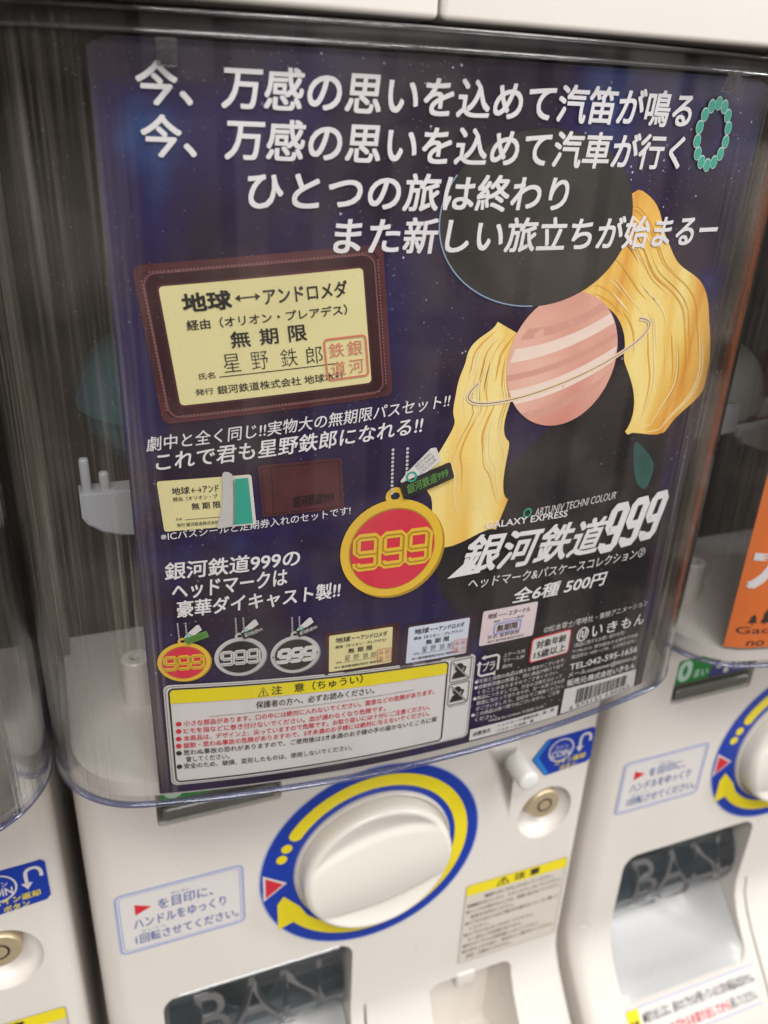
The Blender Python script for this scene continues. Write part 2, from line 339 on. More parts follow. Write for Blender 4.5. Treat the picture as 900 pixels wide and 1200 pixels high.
# surfaces: (a, b, h) -> xyz ; a along, b up, h proud of the surface
LAYER = 0.00048
class Curved:
    bend = 0.04
    def __init__(self, dx=0.0): self.dx = dx
    def __call__(self, a, b, h):
        x, y = plan_at(a, h); return (x + self.dx, y, b)
class Flat:
    bend = None
    def __init__(self, y=0.0): self.y = y
    def __call__(self, a, b, h): return (a, self.y - h, b)
class Frame:
    """a tilted local frame on a surface; a right, b down from its origin"""
    def __init__(self, surf, oa, ob, deg=0.0, sx=1.0, sz=1.0, skew=0.0):
        self.s = surf; self.oa, self.ob = oa, ob; self.c, self.n = math.cos(math.radians(deg)), math.sin(math.radians(deg))
        self.sx, self.sz, self.skew = sx, sz, skew; self.bend = surf.bend
    def __call__(self, a, b, h):
        a, b = a * self.sx + b * self.skew, b * self.sz
        return self.s(self.oa + a * self.c - b * self.n, self.ob + a * self.n + b * self.c, h)

def shape(surf, loops, mat, name, parent, layer=1, thick=False):
    """flat print: polygons (list of outlines, even for one) laid on a surface at a layer"""
    bm = bmesh.new()
    for lp in loops:
        vs_ = [bm.verts.new((a, 0, b)) for a, b in lp]
        tris = tessellate_polygon([[Vector((a, b, 0)) for a, b in lp]])
        for t in tris:
            try: bm.faces.new([vs_[i] for i in t])
            except ValueError: pass
    if surf.bend:
        xs = [v.co.x for v in bm.verts]; x = min(xs) + surf.bend
        while x < max(xs):
            g = bm.verts[:] + bm.edges[:] + bm.faces[:]
            bmesh.ops.bisect_plane(bm, geom=g, plane_co=(x, 0, 0), plane_no=(1, 0, 0)); x += surf.bend
    for v in bm.verts:
        v.co = Vector(surf(v.co.x, v.co.z, layer * LAYER)) * S
    me = bpy.data.meshes.new(name); bm.to_mesh(me); bm.free(); me.materials.append(mat)
    o = link(name, me, parent); return o
def rrect(a0, b0, a1, b1, r, n=5, tl=None):
    out = []
    for cx, cy, s0 in ((a1 - r, b1 - r, 0), (a0 + r, b1 - r, 1), (a0 + r, b0 + r, 2), (a1 - r, b0 + r, 3)):
        for k in range(n + 1):
            t = (s0 + k / n) * PI / 2; out.append((cx + r * math.cos(t), cy + r * math.sin(t)))
    return out
def disc(ca, cb, ra, rb=None, n=40):
    rb = rb or ra
    return [(ca + ra * math.cos(2 * PI * k / n), cb + rb * math.sin(2 * PI * k / n)) for k in range(n)]
def stroke(pts, wd, closed=False):
    """a polyline given a width, as quads"""
    n = len(pts); L, R = [], []
    for i, (x, y) in enumerate(pts):
        a = pts[(i - 1) % n] if (closed or i) else pts[i]; b = pts[(i + 1) % n] if (closed or i < n - 1) else pts[i]
        tx, ty = b[0] - a[0], b[1] - a[1]; l = math.hypot(tx, ty) or 1
        nx, ny = -ty / l * wd / 2, tx / l * wd / 2; L.append((x + nx, y + ny)); R.append((x - nx, y - ny))
    q = []
    for i in range(n if closed else n - 1):
        j = (i + 1) % n; q.append([L[i], L[j], R[j], R[i]])
    return q
def smooth_pts(pts, closed=True, k=6):
    out = []; n = len(pts)
    for i in range(n if closed else n - 1):
        p0, p1, p2, p3 = (pts[(i - 1) % n] if closed or i else pts[0]), pts[i], pts[(i + 1) % n], (pts[(i + 2) % n] if closed or i < n - 2 else pts[-1])
        for j in range(k):
            t = j / k; t2, t3 = t * t, t * t * t
            out.append(tuple(0.5 * (2 * p1[c] + (p2[c] - p0[c]) * t + (2 * p0[c] - 5 * p1[c] + 4 * p2[c] - p3[c]) * t2 + (3 * p1[c] - p0[c] - 3 * p2[c] + p3[c]) * t3) for c in (0, 1)))
    if not closed: out.append(pts[-1])
    return out

# ------------------------------------------------------------------ lettering
_tc = bpy.data.curves.new('type', 'FONT'); _to = bpy.data.objects.new('type', _tc); COL.objects.link(_to)
_cache = {}
def glyphs(body, bold=0.0, res=3, shear=0.0):
    key = (body, bold, res, shear)
    if key in _cache: return _cache[key]
    _tc.body = body; _tc.offset = min(bold, 0.0) if bold < 0 else 0.0; _tc.resolution_u = res; _tc.size = 1.0; _tc.shear = shear
    bpy.context.view_layer.update()
    dg = bpy.context.evaluated_depsgraph_get(); ev = _to.evaluated_get(dg); me = ev.to_mesh()
    V = [(v.co.x, v.co.y) for v in me.vertices]; F = [tuple(p.vertices) for p in me.polygons]
    ev.to_mesh_clear()
    x0 = min(v[0] for v in V); x1 = max(v[0] for v in V); y0 = min(v[1] for v in V); y1 = max(v[1] for v in V)
    V = [((x - x0) / (x1 - x0), (y - y0) / (y1 - y0)) for x, y in V]
    _cache[key] = (V, F); return V, F
def fat(V, F, bold, ratio):
    """heavier strokes: four copies of the outline a hair apart"""
    if bold < 0.003: return [(u, v, 0.0) for u, v in V], list(F)
    out, ff = [], []; n = len(V)
    for i, (dx, dy) in enumerate(((-1, -1), (1, -1), (-1, 1), (1, 1))):
        out += [(u + dx * bold / ratio, v + dy * bold, i * 0.07) for u, v in V]
        ff += [tuple(p + i * n for p in f) for f in F]
    return out, ff
def text(surf, body, a0, b0, a1, b1, h, mat, name, parent, layer=2, bold=0.012, shear=0.0, res=3, h1=None):
    """lettering whose box runs from its lower left (a0,b0) to its lower right (a1,b1), h high (b may grow downward in a Frame)"""
    V, F = glyphs(body, bold, res, shear)
    h1 = h if h1 is None else h1
    if abs(h) < 0.0165: bold *= 0.5
    out = []
    V, F = fat(V, F, bold * (1.1 if len(body) > 1 or ord(body[0]) > 255 else 0.8), abs(a1 - a0) / max(abs(h), 1e-6))
    for u, v, e in V:
        a = a0 + (a1 - a0) * u; b = b0 + (b1 - b0) * u
        out.append(surf(a, b + v * (h + (h1 - h) * u), (layer + e) * LAYER))
    return mobj(name, out, F, mat, parent)
def rows(surf, items, mat, name, parent, layer=2, bold=0.012, res=2):
    """several printed lines as one block of fine print"""
    VV, FF = [], []
    for body, a0, b0, a1, b1, h in items:
        V, F = glyphs(body, bold, res); o = len(VV)
        V, F = fat(V, F, bold, (a1 - a0) / h)
        VV += [surf(a0 + (a1 - a0) * u, b0 + (b1 - b0) * u + v * h, (layer + e) * LAYER) for u, v, e in V]
        FF += [tuple(i + o for i in f) for f in F]
    return mobj(name, VV, FF, mat, parent)

# ================================================================== the machines
PITCH = 0.954
X0, X1 = -0.062, 0.864

def body_mesh():
    zs = [-0.795, -0.85, -1.0, -1.2, -1.4, -1.56, -1.60, -1.64, -1.68, -1.72, -1.76, -1.80, -1.85, -1.90, -1.95, -2.0, -2.05, -2.10]
    def yf(z):
        t = min(1, max(0, (-1.60 - z) / 0.34)); return -0.20 * t * t * (3 - 2 * t)
    bm = bmesh.new(); ringsv = []
    r = 0.042; m = 8
    for z in zs:
        f = yf(z); pts = [(X0, 0.9), (X0, 0.5), (X0, f + r + 0.0)]
        for k in range(1, m + 1):
            a = PI + (PI / 2) * k / m; pts.append((X0 + r + r * math.cos(a), f + r + r * math.sin(a)))
        for q in range(1, 12):
            pts.append((X0 + r + (X1 - X0 - 2 * r) * q / 12, f))
        for k in range(m + 1):
            a = -PI / 2 + (PI / 2) * k / m; pts.append((X1 - r + r * math.cos(a), f + r + r * math.sin(a)))
        pts += [(X1, 0.5), (X1, 0.9)]
        ringsv.append([bm.verts.new((x, y, z)) for x, y in pts])
    n = len(ringsv[0])
    for a, b in zip(ringsv, ringsv[1:]):
        for i in range(n):
            bm.faces.new((a[i], a[(i + 1) % n], b[(i + 1) % n], b[i]))
    bm.faces.new(ringsv[0]); bm.faces.new(list(reversed(ringsv[-1])))
    bmesh.ops.recalc_face_normals(bm, faces=bm.faces)
    bmesh.ops.scale(bm, vec=(S, S, S), verts=bm.verts)
    me = bpy.data.meshes.new('body'); bm.to_mesh(me); bm.free()
    ob = bpy.data.objects.new('body', me); COL.objects.link(ob)
    def cutter(bm):
        bmesh.ops.recalc_face_normals(bm, faces=bm.faces)
        bmesh.ops.scale(bm, vec=(S, S, S), verts=bm.verts)
        me = bpy.data.meshes.new('cut'); bm.to_mesh(me); bm.free()
        c = bpy.data.objects.new('cut', me); COL.objects.link(c); return c
    def rr_prism(a0, b0, a1, b1, rad, y0, y1, shrink=0.0, n=6):
        bm = bmesh.new(); A = rrect(a0, b0, a1, b1, rad, n); B = rrect(a0 + shrink, b0 + shrink, a1 - shrink, b1 - shrink, rad, n)
        va = [bm.verts.new((x, y0, z)) for x, z in A]; vb = [bm.verts.new((x, y1, z)) for x, z in B]; k = len(va)
        for i in range(k): bm.faces.new((va[i], va[(i + 1) % k], vb[(i + 1) % k], vb[i]))
        bm.faces.new(va); bm.faces.new(list(reversed(vb))); return bm
    cs = [cutter(rr_prism(0.030, -1.765, 0.378, -1.404, 0.034, -0.4, 0.20)),
          cutter(rr_prism(0.548, -1.90, 0.735, -1.607, 0.022, -0.5, 0.075)),
          cutter(rr_prism(0.052, -1.008, 0.246, -0.905, 0.008, -0.1, 0.012)),
          cutter(rr_prism(-0.046, -1.592, -0.024, -1.585, 0.003, -0.1, 0.008)),
          cutter(rr_prism(0.405, -1.90, 0.4105, -1.598, 0.002, -0.3, 0.008))]
    bm = bmesh.new(); bmesh.ops.create_uvsphere(bm, u_segments=40, v_segments=24, radius=1.0)
    for v in bm.verts: v.co = Vector((0.760 + v.co.x * 0.058, v.co.y * 0.045, -1.203 + v.co.z * 0.064))
    cs.append(cutter(bm))
    bm = bmesh.new(); bmesh.ops.create_cone(bm, cap_ends=True, segments=28, radius1=0.026, radius2=0.026, depth=0.1)
    for v in bm.verts: v.co = Vector((0.676 + v.co.x, v.co.z, -1.053 + v.co.y))
    cs.append(cutter(bm))
    for c in cs:
        md = ob.modifiers.new('b', 'BOOLEAN'); md.operation = 'DIFFERENCE'; md.solver = 'EXACT'; md.object = c
    bv = ob.modifiers.new('bv', 'BEVEL'); bv.width = 0.0045 * S; bv.segments = 2; bv.limit_method = 'ANGLE'; bv.angle_limit = math.radians(50)
    bpy.context.view_layer.update()
    dg = bpy.context.evaluated_depsgraph_get(); me2 = bpy.data.meshes.new_from_object(ob.evaluated_get(dg)); me2.name = 'body'
    for c in cs: bpy.data.objects.remove(c)
    bpy.data.objects.remove(ob)
    me2.materials.clear(); me2.materials.append(CREAM)
    me2.polygons.foreach_set('use_smooth', [True] * len(me2.polygons)); me2.set_sharp_from_angle(angle=math.radians(32))
    return me2

def build_machine():
    root = empty('capsule_vending_machine', '', 'vending machine')
    link('body', body_mesh(), root)
    F = Flat(0.0)
    # ---- cabin behind the window: floor, back, sides and ceiling as one moulding, open at the front
    pl = [(plan_at(s, -0.006)) for s in [PS[2] + (PS[-3] - PS[2]) * k / 60 for k in range(61)]]
    V = []; n = len(pl)
    V += [(x, y, -0.772) for x, y in pl] + [(x, y, -0.7945) for x, y in pl]
    Fc = [(i, i + 1, n + i + 1, n + i) for i in range(n - 1)]
    V += [(X0 + 0.01, 0.229, -0.772), (X1 - 0.01, 0.229, -0.772), (X0 + 0.01, 0.229, -0.7945), (X1 - 0.01, 0.229, -0.7945)]
    Fc += [tuple([2 * n] + list(range(0, n)) + [2 * n + 1]), tuple([2 * n + 3] + list(range(2 * n - 1, n - 1, -1)) + [2 * n + 2])]
    mobj('cabin_floor', V, Fc, CREAM, root, angle=40)
    bm = bmesh.new(); bm_box(bm, X0 + 0.004, X1 - 0.004, 0.20, 0.23, -0.771, 0.0665)
    bobj('cabin_back', bm, DARK, root)
    for xa in (X0 + 0.001, X1 - 0.021):
        bm = bmesh.new(); bm_box(bm, xa, xa + 0.020, 0.150, 0.199, -0.771, 0.0665, 0.003, 2)
        bobj('cabin_side', bm, SIDE, root)
    bm = bmesh.new(); bm_box(bm, X0 + 0.001, X1 - 0.001, 0.231, 0.9, -0.793, 0.0665, 0.004, 2)
    bobj('rear_housing', bm, CREAM, root)
    # dark top frame following the window
    ins = [plan_at(s, -0.008) for s in [PS[1] + (PS[-2] - PS[1]) * k / 60 for k in range(61)]]
    V = [(x, y, 0.0505) for x, y in ins] + [(x, y, 0.0662) for x, y in ins]; n = len(ins)
    V += [(X0 + .024, 0.199, 0.0505), (X1 - .024, 0.199, 0.0505), (X0 + .024, 0.199, 0.0662), (X1 - .024, 0.199, 0.0662)]
    Fc = [(i, i + 1, n + i + 1, n + i) for i in range(n - 1)] + [tuple([2 * n] + list(range(0, n)) + [2 * n + 1]), tuple([2 * n + 3] + list(range(2 * n - 1, n - 1, -1)) + [2 * n + 2])]
    mobj('top_frame', V, Fc, DARKFRAME, root, angle=40)
    # ---- curved clear window: outer and inner skin
    zz = [-0.790, -0.60, -0.40, -0.20, 0.0, 0.066]
    V, Fc = [], []
    for off, flip in ((0.014, False), (0.007, True)):
        b0 = len(V); m = len(PLAN)
        for z in zz:
            V += [(x + nx * off, y + ny * off, z) for (x, y), (nx, ny) in zip(PLAN, PN)]
        for i in range(len(zz) - 1):
            for k in range(m - 1):
                q = (b0 + i * m + k, b0 + i * m + k + 1, b0 + (i + 1) * m + k + 1, b0 + (i + 1) * m + k)
                Fc.append(q[::-1] if flip else q)
    win = mobj('curved_window', V, Fc, SHIELD, root, smooth=True)
    # bottom edge bead and top bead, swept round the plan
    def bead(name, z, rad_a, rad_b, off, mat, parent):
        V, Fc = [], []; m = len(PLAN); n = 10
        for (x, y), (nx, ny) in zip(PLAN, PN):
            for k in range(n):
                a = 2 * PI * k / n; d = off + rad_a * math.cos(a); V.append((x + nx * d, y + ny * d, z + rad_b * math.sin(a)))
        for i in range(m - 1):
            for k in range(n): Fc.append((i * n + k, i * n + (k + 1) % n, (i + 1) * n + (k + 1) % n, (i + 1) * n + k))
        mobj(name, V, Fc, mat, parent, smooth=True)
    bead('window_bottom_edge', -0.792, 0.0048, 0.0034, 0.0105, LIP, win)
    for sgn in ():
        x, y = plan_at(sgn * 0.452, 0.0105)
        V, Fc = lathe_z([(0.0005, -0.789), (0.0032, -0.788), (0.0032, 0.0575), (0.0005, 0.058)], x, y, 16)
        mobj('corner_rib', V, Fc, RIB, win, smooth=True)
    bead('window_top_ridge', 0.0485, 0.004, 0.0022, 0.0165, RIMC, win)
    bead('window_top_ridge', 0.0640, 0.006, 0.0025, 0.0175, RIMC, win)
    # small clear tabs that hold the sheet
    for s0, z0 in ((-0.292, 0.028), (0.283, 0.034)):
        bm = bmesh.new(); bm_box(bm, -0.009, 0.009, -0.0022, 0.0022, -0.010, 0.013, 0.002, 2)
        x, y = plan_at(s0, 0.0235); ang = math.atan2(*[plan_at(s0 + .01)[i] - plan_at(s0 - .01)[i] for i in (1, 0)])
        bmesh.ops.rotate(bm, verts=bm.verts, cent=(0, 0, 0), matrix=Matrix.Rotation(0.45, 3, 'X'))
        bmesh.ops.rotate(bm, verts=bm.verts, cent=(0, 0, 0), matrix=Matrix.Rotation(ang, 3, 'Z'))
        for v in bm.verts: v.co += Vector((x, y, z0 + 0.004))
        bobj('retaining_tab', bm, RIMC, win)
    # ---- dial: printed ring, collar, knob
    cx, cz = 0.4105, -1.193
    def ann(r0, r1, a0=0.0, a1=2 * PI, n=96):
        q = []
        for k in range(n):
            t0 = a0 + (a1 - a0) * k / n; t1 = a0 + (a1 - a0) * (k + 1) / n
            q.append([(cx + r1 * math.cos(t0), cz + r1 * math.sin(t0)), (cx + r1 * math.cos(t1), cz + r1 * math.sin(t1)),
                      (cx + r0 * math.cos(t1), cz + r0 * math.sin(t1)), (cx + r0 * math.cos(t0), cz + r0 * math.sin(t0))])
        return q
    ring = shape(F, ann(0.146, 0.204), BLUE, 'dial_ring_sticker', root, 1)
    shape(F, ann(0.2035, 0.206), LILAC, 'ring_border', ring, 1.6)
    a0, a1 = math.radians(145.5), math.radians(-143)
    shape(F, ann(0.158, 0.183, a1, a0, 110), YEL, 'turning_arrow', ring, 2)
    shape(F, [disc(cx + .1705 * math.cos(a0), cz + .1705 * math.sin(a0), .0125)], YEL, 'arrow_tail', ring, 3.0)
    shape(F, [[(0.2465, -1.232), (0.2355, -1.249), (0.236, -1.311), (0.262, -1.302), (0.290, -1.297), (0.276, -1.268)]], YEL, 'arrow_head', ring, 3.0)
    for c in ((0.2535, -1.1225), (0.2445, -1.1445)): shape(F, [disc(c[0], c[1], 0.0095, n=24)], YEL, 'ring_dot', ring, 2)
    shape(F, [[(0.2115, -1.171), (0.2530, -1.2015), (0.2115, -1.232)]], PAPER, 'triangle_border', ring, 2)
    shape(F, [[(0.2155, -1.178), (0.2465, -1.2015), (0.2155, -1.225)]], RED, 'red_triangle', ring, 3.5)
    V, Fc = lathe_y([(0.1455, 0.0), (0.1455, -0.006), (0.143, -0.009), (0.1415, -0.006), (0.1415, 0.004)], cx, cz, 96)
    mobj('dial_collar', V, Fc, CREAM, root, angle=40)
    # knob: one height field over a disc, a broad grip left between two scoops
    nr, na = 34, 120; R = 0.1365; th = math.radians(9)
    V, Fc = [], []
    def kh(x, z, r):
        u = x * math.cos(th) + z * math.sin(th); v = -x * math.sin(th) + z * math.cos(th)
        half = 0.068 * math.sqrt(max(0, 1 - (u / 0.152) ** 2)) + 0.004
        d = (abs(v) - half) / 0.018; d = min(1, max(0, d)); d = d * d * (3 - 2 * d)
        grip = 0.045 - 0.35 * v * v / 0.07 * 0.3
        rimr = max(0.0, r / R); scoop = 0.030 + 0.011 * min(1, max(0, (rimr - 0.62) / 0.36)) ** 2
        h = grip * (1 - d) + scoop * d
        e = (r - (R - 0.011)) / 0.011
        if e > 0: h -= (1 - math.sqrt(max(0, 1 - e * e))) * min(h, 0.018)
        return h
    for i in range(nr + 1):
        r = R * (1 - (1 - i / nr) ** 1.6)
        for k in range(na):
            a = 2 * PI * k / na; x, z = r * math.cos(a), r * math.sin(a)
            V.append((cx + x, -kh(x, z, r), cz + z))
    for k in range(na):
        a = 2 * PI * k / na; V.append((cx + R * math.cos(a), 0.006, cz + R * math.sin(a)))
    for i in range(nr + 1):
        for k in range(na): Fc.append((i * na + k, (i + 1) * na + k, (i + 1) * na + (k + 1) % na, i * na + (k + 1) % na))
    mobj('dial_knob', V, Fc, KNOB, root, smooth=True)
    # ---- price display
    dp = shape(Flat(0.010), [rrect(0.053, -1.007, 0.245, -0.906, 0.007)], DISPD, 'price_display', root, 1)
    shape(Flat(0.010), [[(0.060, -0.968), (0.138, -0.968), (0.150, -0.912), (0.060, -0.912)]], DISPG, 'green_price_field', dp, 2)
    shape(Flat(0.010), [[(0.143, -0.968), (0.236, -0.968), (0.236, -0.912), (0.155, -0.912)]], DISPB, 'blue_price_field', dp, 2)
    text(Flat(0.010), '0', 0.066, -0.962, 0.094, -0.962, 0.044, MINT, 'price_numeral', dp, 3, 0.06)
    text(Flat(0.010), 'まい', 0.104, -0.960, 0.136, -0.960, 0.018, MINT, 'price_lettering', dp, 3, 0.02)
    text(Flat(0.010), '4', 0.158, -0.962, 0.190, -0.962, 0.044, PAPER, 'price_numeral', dp, 3, 0.06)
    text(Flat(0.010), 'まい', 0.198, -0.960, 0.232, -0.960, 0.018, PAPER, 'price_lettering', dp, 3, 0.02)
    bm = bmesh.new(); bm_box(bm, 0.060, 0.238, -0.003, 0.0085, -1.001, -0.974, 0.006, 3)
    bobj('display_lens', bm, principled('lens_olive', (0.13, 0.13, 0.115), 0.15, coat=1), dp)
    # ---- instruction sticker
    o = -0.026
    st = shape(F, [rrect(-0.026, -1.266, 0.180, -1.129, 0.010)], PAPER, 'turning_instruction_sticker', root, 1)
    shape(F, stroke(rrect(-0.024, -1.264, 0.178, -1.131, 0.010), 0.0035, True), LILAC, 'sticker_border', st, 2)
    shape(F, stroke(rrect(-0.019, -1.259, 0.173, -1.136, 0.008), 0.0014, True), LILAC, 'sticker_border', st, 2)
    shape(F, [[(0.004, -1.158), (0.030, -1.170), (0.004, -1.182)]], RED, 'red_triangle', st, 2)
    SB = principled('print_slate_blue', (0.10, 0.14, 0.36), 0.35)
    text(F, 'を目印に、', 0.040, -1.182, 0.128, -1.182, 0.023, SB, 'sticker_lettering', st, 2, 0.01)
    text(F, 'めじるし', 0.062, -1.156, 0.092, -1.156, 0.006, SB, 'reading_aid', st, 2, 0.0)
    text(F, 'ハンドルをゆっくり', 0.000, -1.213, 0.148, -1.213, 0.022, SB, 'sticker_lettering', st, 2, 0.01)
    text(F, 'かいてん', 0.010, -1.2235, 0.050, -1.2235, 0.005, SB, 'reading_aid', st, 2, 0.0)
    text(F, '1回転させてください。', 0.000, -1.249, 0.168, -1.249, 0.022, SB, 'sticker_lettering', st, 2, 0.01)
    # ---- coin return button, sticker, lock
    V, Fc = lathe_y([(0.0195, 0.02), (0.0195, -0.050), (0.0185, -0.0545), (0.015, -0.0565), (0.005, -0.057)], 0.676, -1.053, 36)
    mobj('coin_return_button', V, Fc, WHITE_PL, root, angle=50)
    cs = shape(F, [[(0.712, -1.060), (0.738, -1.022), (0.744, -1.0195), (0.837, -1.0145), (0.8425, -1.021), (0.8425, -1.089), (0.836, -1.097), (0.749, -1.107), (0.743, -1.104)]], BLUE, 'coin_return_sticker', root, 1)
    shape(F, [[(0.715, -1.060), (0.740, -1.023), (0.748, -1.022), (0.726, -1.058), (0.754, -1.1045), (0.745, -1.1035)]], BLUE2, 'sticker_edge_band', cs, 2)
    shape(F, stroke(disc(0.7735, -1.0525, 0.0255), 0.0028, True), PAPER, 'coin_circle', cs, 2)
    text(F, 'コイン', 0.759, -1.0505, 0.788, -1.0505, 0.010, PAPER, 'sticker_lettering', cs, 2, 0.02)
    text(F, 'COIN', 0.754, -1.068, 0.793, -1.068, 0.0145, PAPER, 'sticker_lettering', cs, 2, 0.04)
    u = [(0.8345, -1.046), (0.8345, -1.036), (0.831, -1.029), (0.824, -1.0265), (0.817, -1.029), (0.8135, -1.036), (0.8135, -1.056)]
    shape(F, stroke(smooth_pts(u, False), 0.0052) + [[(0.8055, -1.054), (0.8215, -1.054), (0.8135, -1.067)]], PAPER, 'return_arrow', cs, 2)
    text(F, 'コイン返却', 0.7635, -1.0875, 0.829, -1.0845, 0.0125, YEL, 'sticker_lettering', cs, 2, 0.04)
    text(F, 'ボタン', 0.776, -1.1025, 0.812, -1.100, 0.0115, YEL, 'sticker_lettering', cs, 2, 0.04)
    V, Fc = lathe_y([(0.0335, 0.035), (0.0335, -0.0005), (0.031, -0.0035), (0.016, -0.0040), (0.0155, -0.0015), (0.0125, -0.0015), (0.012, -0.0045), (0.002, -0.0045)], 0.757, -1.183, 40, cy=0.004)
    lk = mobj('key_lock', V, Fc, BRASS, root, angle=40)
    shape(Flat(-0.0002), stroke(disc(0.757, -1.183, 0.0138, n=32), 0.0028, True), BLACK, 'lock_groove', lk, 1)
    shape(Flat(0.0), [rrect(0.7545, -1.178, 0.7595, -1.167, 0.001)], BLACK, 'key_notch', lk, 1)
    # ---- warning sticker
    ws = shape(F, [rrect(0.6065, -1.568, 0.834, -1.343, 0.006)], PAPER2, 'caution_sticker', root, 1)
    shape(F, stroke(rrect(0.6075, -1.567, 0.833, -1.344, 0.006), 0.0012, True), GREYINK, 'sticker_border', ws, 2.6)
    shape(F, [[(0.6075, -1.373), (0.833, -1.373), (0.833, -1.350), (0.829, -1.344), (0.612, -1.344), (0.6075, -1.349)]], YEL, 'yellow_header', ws, 2)
    text(F, '⚠ 注 意', 0.675, -1.368, 0.770, -1.368, 0.019, BLACK, 'sticker_lettering', ws, 3, 0.03)
    lines = ['機械の中に手を入れないでください。', '●機械をゆらしたり、たたいたりしないでください。', '●ハンドルが回らないときは、無理に回さないでください。', '係員をお呼びください。', '●カプセルは小さなお子様の手の届かないところに置いて', 'ください。', '●カプセルを口に入れないでください。', 'ちっ息などの危険があります。', '●空のカプセルは回収箱に入れてください。', '●お金を入れる前に、商品をよく確かめてください。', '返品・交換はできません。']
    it = []
    for i, l in enumerate(lines):
        z = -1.392 - i * 0.0165; a = 0.650 if i == 0 else (0.624 if not l.startswith('●') else 0.614)
        wd = min(0.212, len(l) * 0.0088 if i else 0.155); it.append((l, a, z, min(a + wd, 0.829), z, 0.0105))
    rows(F, it, principled('print_soft_black', (0.12, 0.11, 0.11), 0.4), 'sticker_small_print', ws, 2, 0.01)
    # ---- dispenser: smoky curved flap with raised letters, white chute
    V, Fc = [], []; n = 20
    xa, xb = 0.040, 0.368; yc, zc, rr_ = 0.14, -1.555, 0.128
    def cyl(u, t, h=0): a = math.radians(112 + 118 * t); return (xa + (xb - xa) * u, yc + (rr_ + h) * math.cos(a) - 0.0, zc + (rr_ + h) * math.sin(a))
    for j in range(n + 1):
        for i in range(2): V.append(cyl(i, j / n))
    b = len(V)
    for j in range(n + 1):
        for i in range(2): V.append(cyl(i, j / n, -0.008))
    for j in range(n):
        Fc.append((2 * j, 2 * j + 1, 2 * j + 3, 2 * j + 2)); Fc.append((b + 2 * j + 2, b + 2 * j + 3, b + 2 * j + 1, b + 2 * j))
        Fc.append((2 * j, 2 * j + 2, b + 2 * j + 2, b + 2 * j)); Fc.append((2 * j + 3, 2 * j + 1, b + 2 * j + 1, b + 2 * j + 3))
    flap = mobj('dispenser_flap', V, Fc, SMOKE, root, angle=40)
    for body, u0, u1, t0, t1 in (('BAN', 0.14, 0.88, 0.60, 0.25), ('DAI', 0.14, 0.88, 0.98, 0.66)):
        gv, gf = glyphs(body, 0.05, 3)
        V = [cyl(u0 + (u1 - u0) * u, t0 + (t1 - t0) * v, 0.0035) for u, v in gv]
        # raised letters: face plus its outline wall
        me_e = {}
        for f in gf:
            for p, q in zip(f, f[1:] + f[:1]): me_e[(p, q)] = 1
        walls = [(p, q) for p, q in me_e if (q, p) not in me_e]
        k = len(V); V2 = V + [cyl(u0 + (u1 - u0) * u, t0 + (t1 - t0) * v, 0.0) for u, v in gv]
        mobj('raised_lettering', V2, list(gf) + [(q, p, p + k, q + k) for p, q in walls], EMBOSS, flap)
    # chute: white scooped tray
    V, Fc = [], []; n = 36
    prof = [(0.19, -1.62), (0.14, -1.70), (0.07, -1.748), (0.0, -1.764), (-0.05, -1.763), (-0.086, -1.7635)]
    prof = smooth_pts(prof, False, 4)
    for y, z in prof:
        for i in range(n + 1):
            u = 0.5 - 0.5 * math.cos(PI * i / n); e = abs(2 * u - 1) ** 6; V.append((0.0315 + 0.345 * u, y, z + 0.11 * e * min(1, max(0, (y + 0.088) / 0.12))))
    for j in range(len(prof) - 1):
        for i in range(n): Fc.append((j * (n + 1) + i, j * (n + 1) + i + 1, (j + 1) * (n + 1) + i + 1, (j + 1) * (n + 1) + i))
    mobj('dispenser_chute', V, Fc, CHUTE, root, smooth=True)
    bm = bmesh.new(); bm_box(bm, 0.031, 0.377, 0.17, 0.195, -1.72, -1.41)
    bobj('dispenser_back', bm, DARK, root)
    # ---- coin slot tab
    bm = bmesh.new(); bm_box(bm, 0.607, 0.652, -0.004, 0.070, -1.645, -1.600, 0.007, 3)
    bobj('coin_slot_tab', bm, CREAM, root)
    bm = bmesh.new(); bmesh.ops.create_cone(bm, cap_ends=True, segments=16, radius1=0.006, radius2=0.006, depth=0.006)
    for v in bm.verts: v.co = Vector((0.580 + v.co.x, 0.071 + v.co.z, -1.668 + v.co.y))
    bobj('slot_screw', bm, BLACK, root)
    # ---- band sticker on the lip of the flare
    def lipy(z): t = min(1, max(0, (-1.60 - z) / 0.34)); return -0.20 * t * t * (3 - 2 * t)
    class Lip:
        bend = None
        def __call__(self, a, b, h): return (a, lipy(b) - h - 0.0004, b)
    L = Lip()
    bd = shape(L, [[(0.030, z0), (0.385, z0), (0.385, z1), (0.030, z1)] for z0, z1 in ((-1.788, -1.767), (-1.809, -1.788), (-1.830, -1.809))], PAPER, 'capsule_notice_sticker', root, 1)
    shape(L, stroke([(0.030, -1.830), (0.385, -1.830), (0.385, -1.767), (0.030, -1.767)], 0.0016, True), LILAC, 'sticker_border', bd, 2.6)
    shape(L, [[(0.031, z0), (0.062, z0), (0.062, z1), (0.031, z1)] for z0, z1 in ((-1.788, -1.768), (-1.809, -1.788), (-1.829, -1.809))], YEL, 'yellow_tag', bd, 2)
    text(L, '注意', 0.037, -1.814, 0.057, -1.814, 0.030, BLACK, 'sticker_lettering', bd, 3, 0.02)
    rows(L, [('●取り出し口に、前のカプセルが残っていると次の商品は出ません。', 0.070, -1.794, 0.378, -1.794, 0.017), ('必ず', 0.078, -1.822, 0.100, -1.822, 0.017), ('回してください。', 0.300, -1.822, 0.374, -1.822, 0.017)], BLACK, 'sticker_small_print', bd, 2, 0.012)
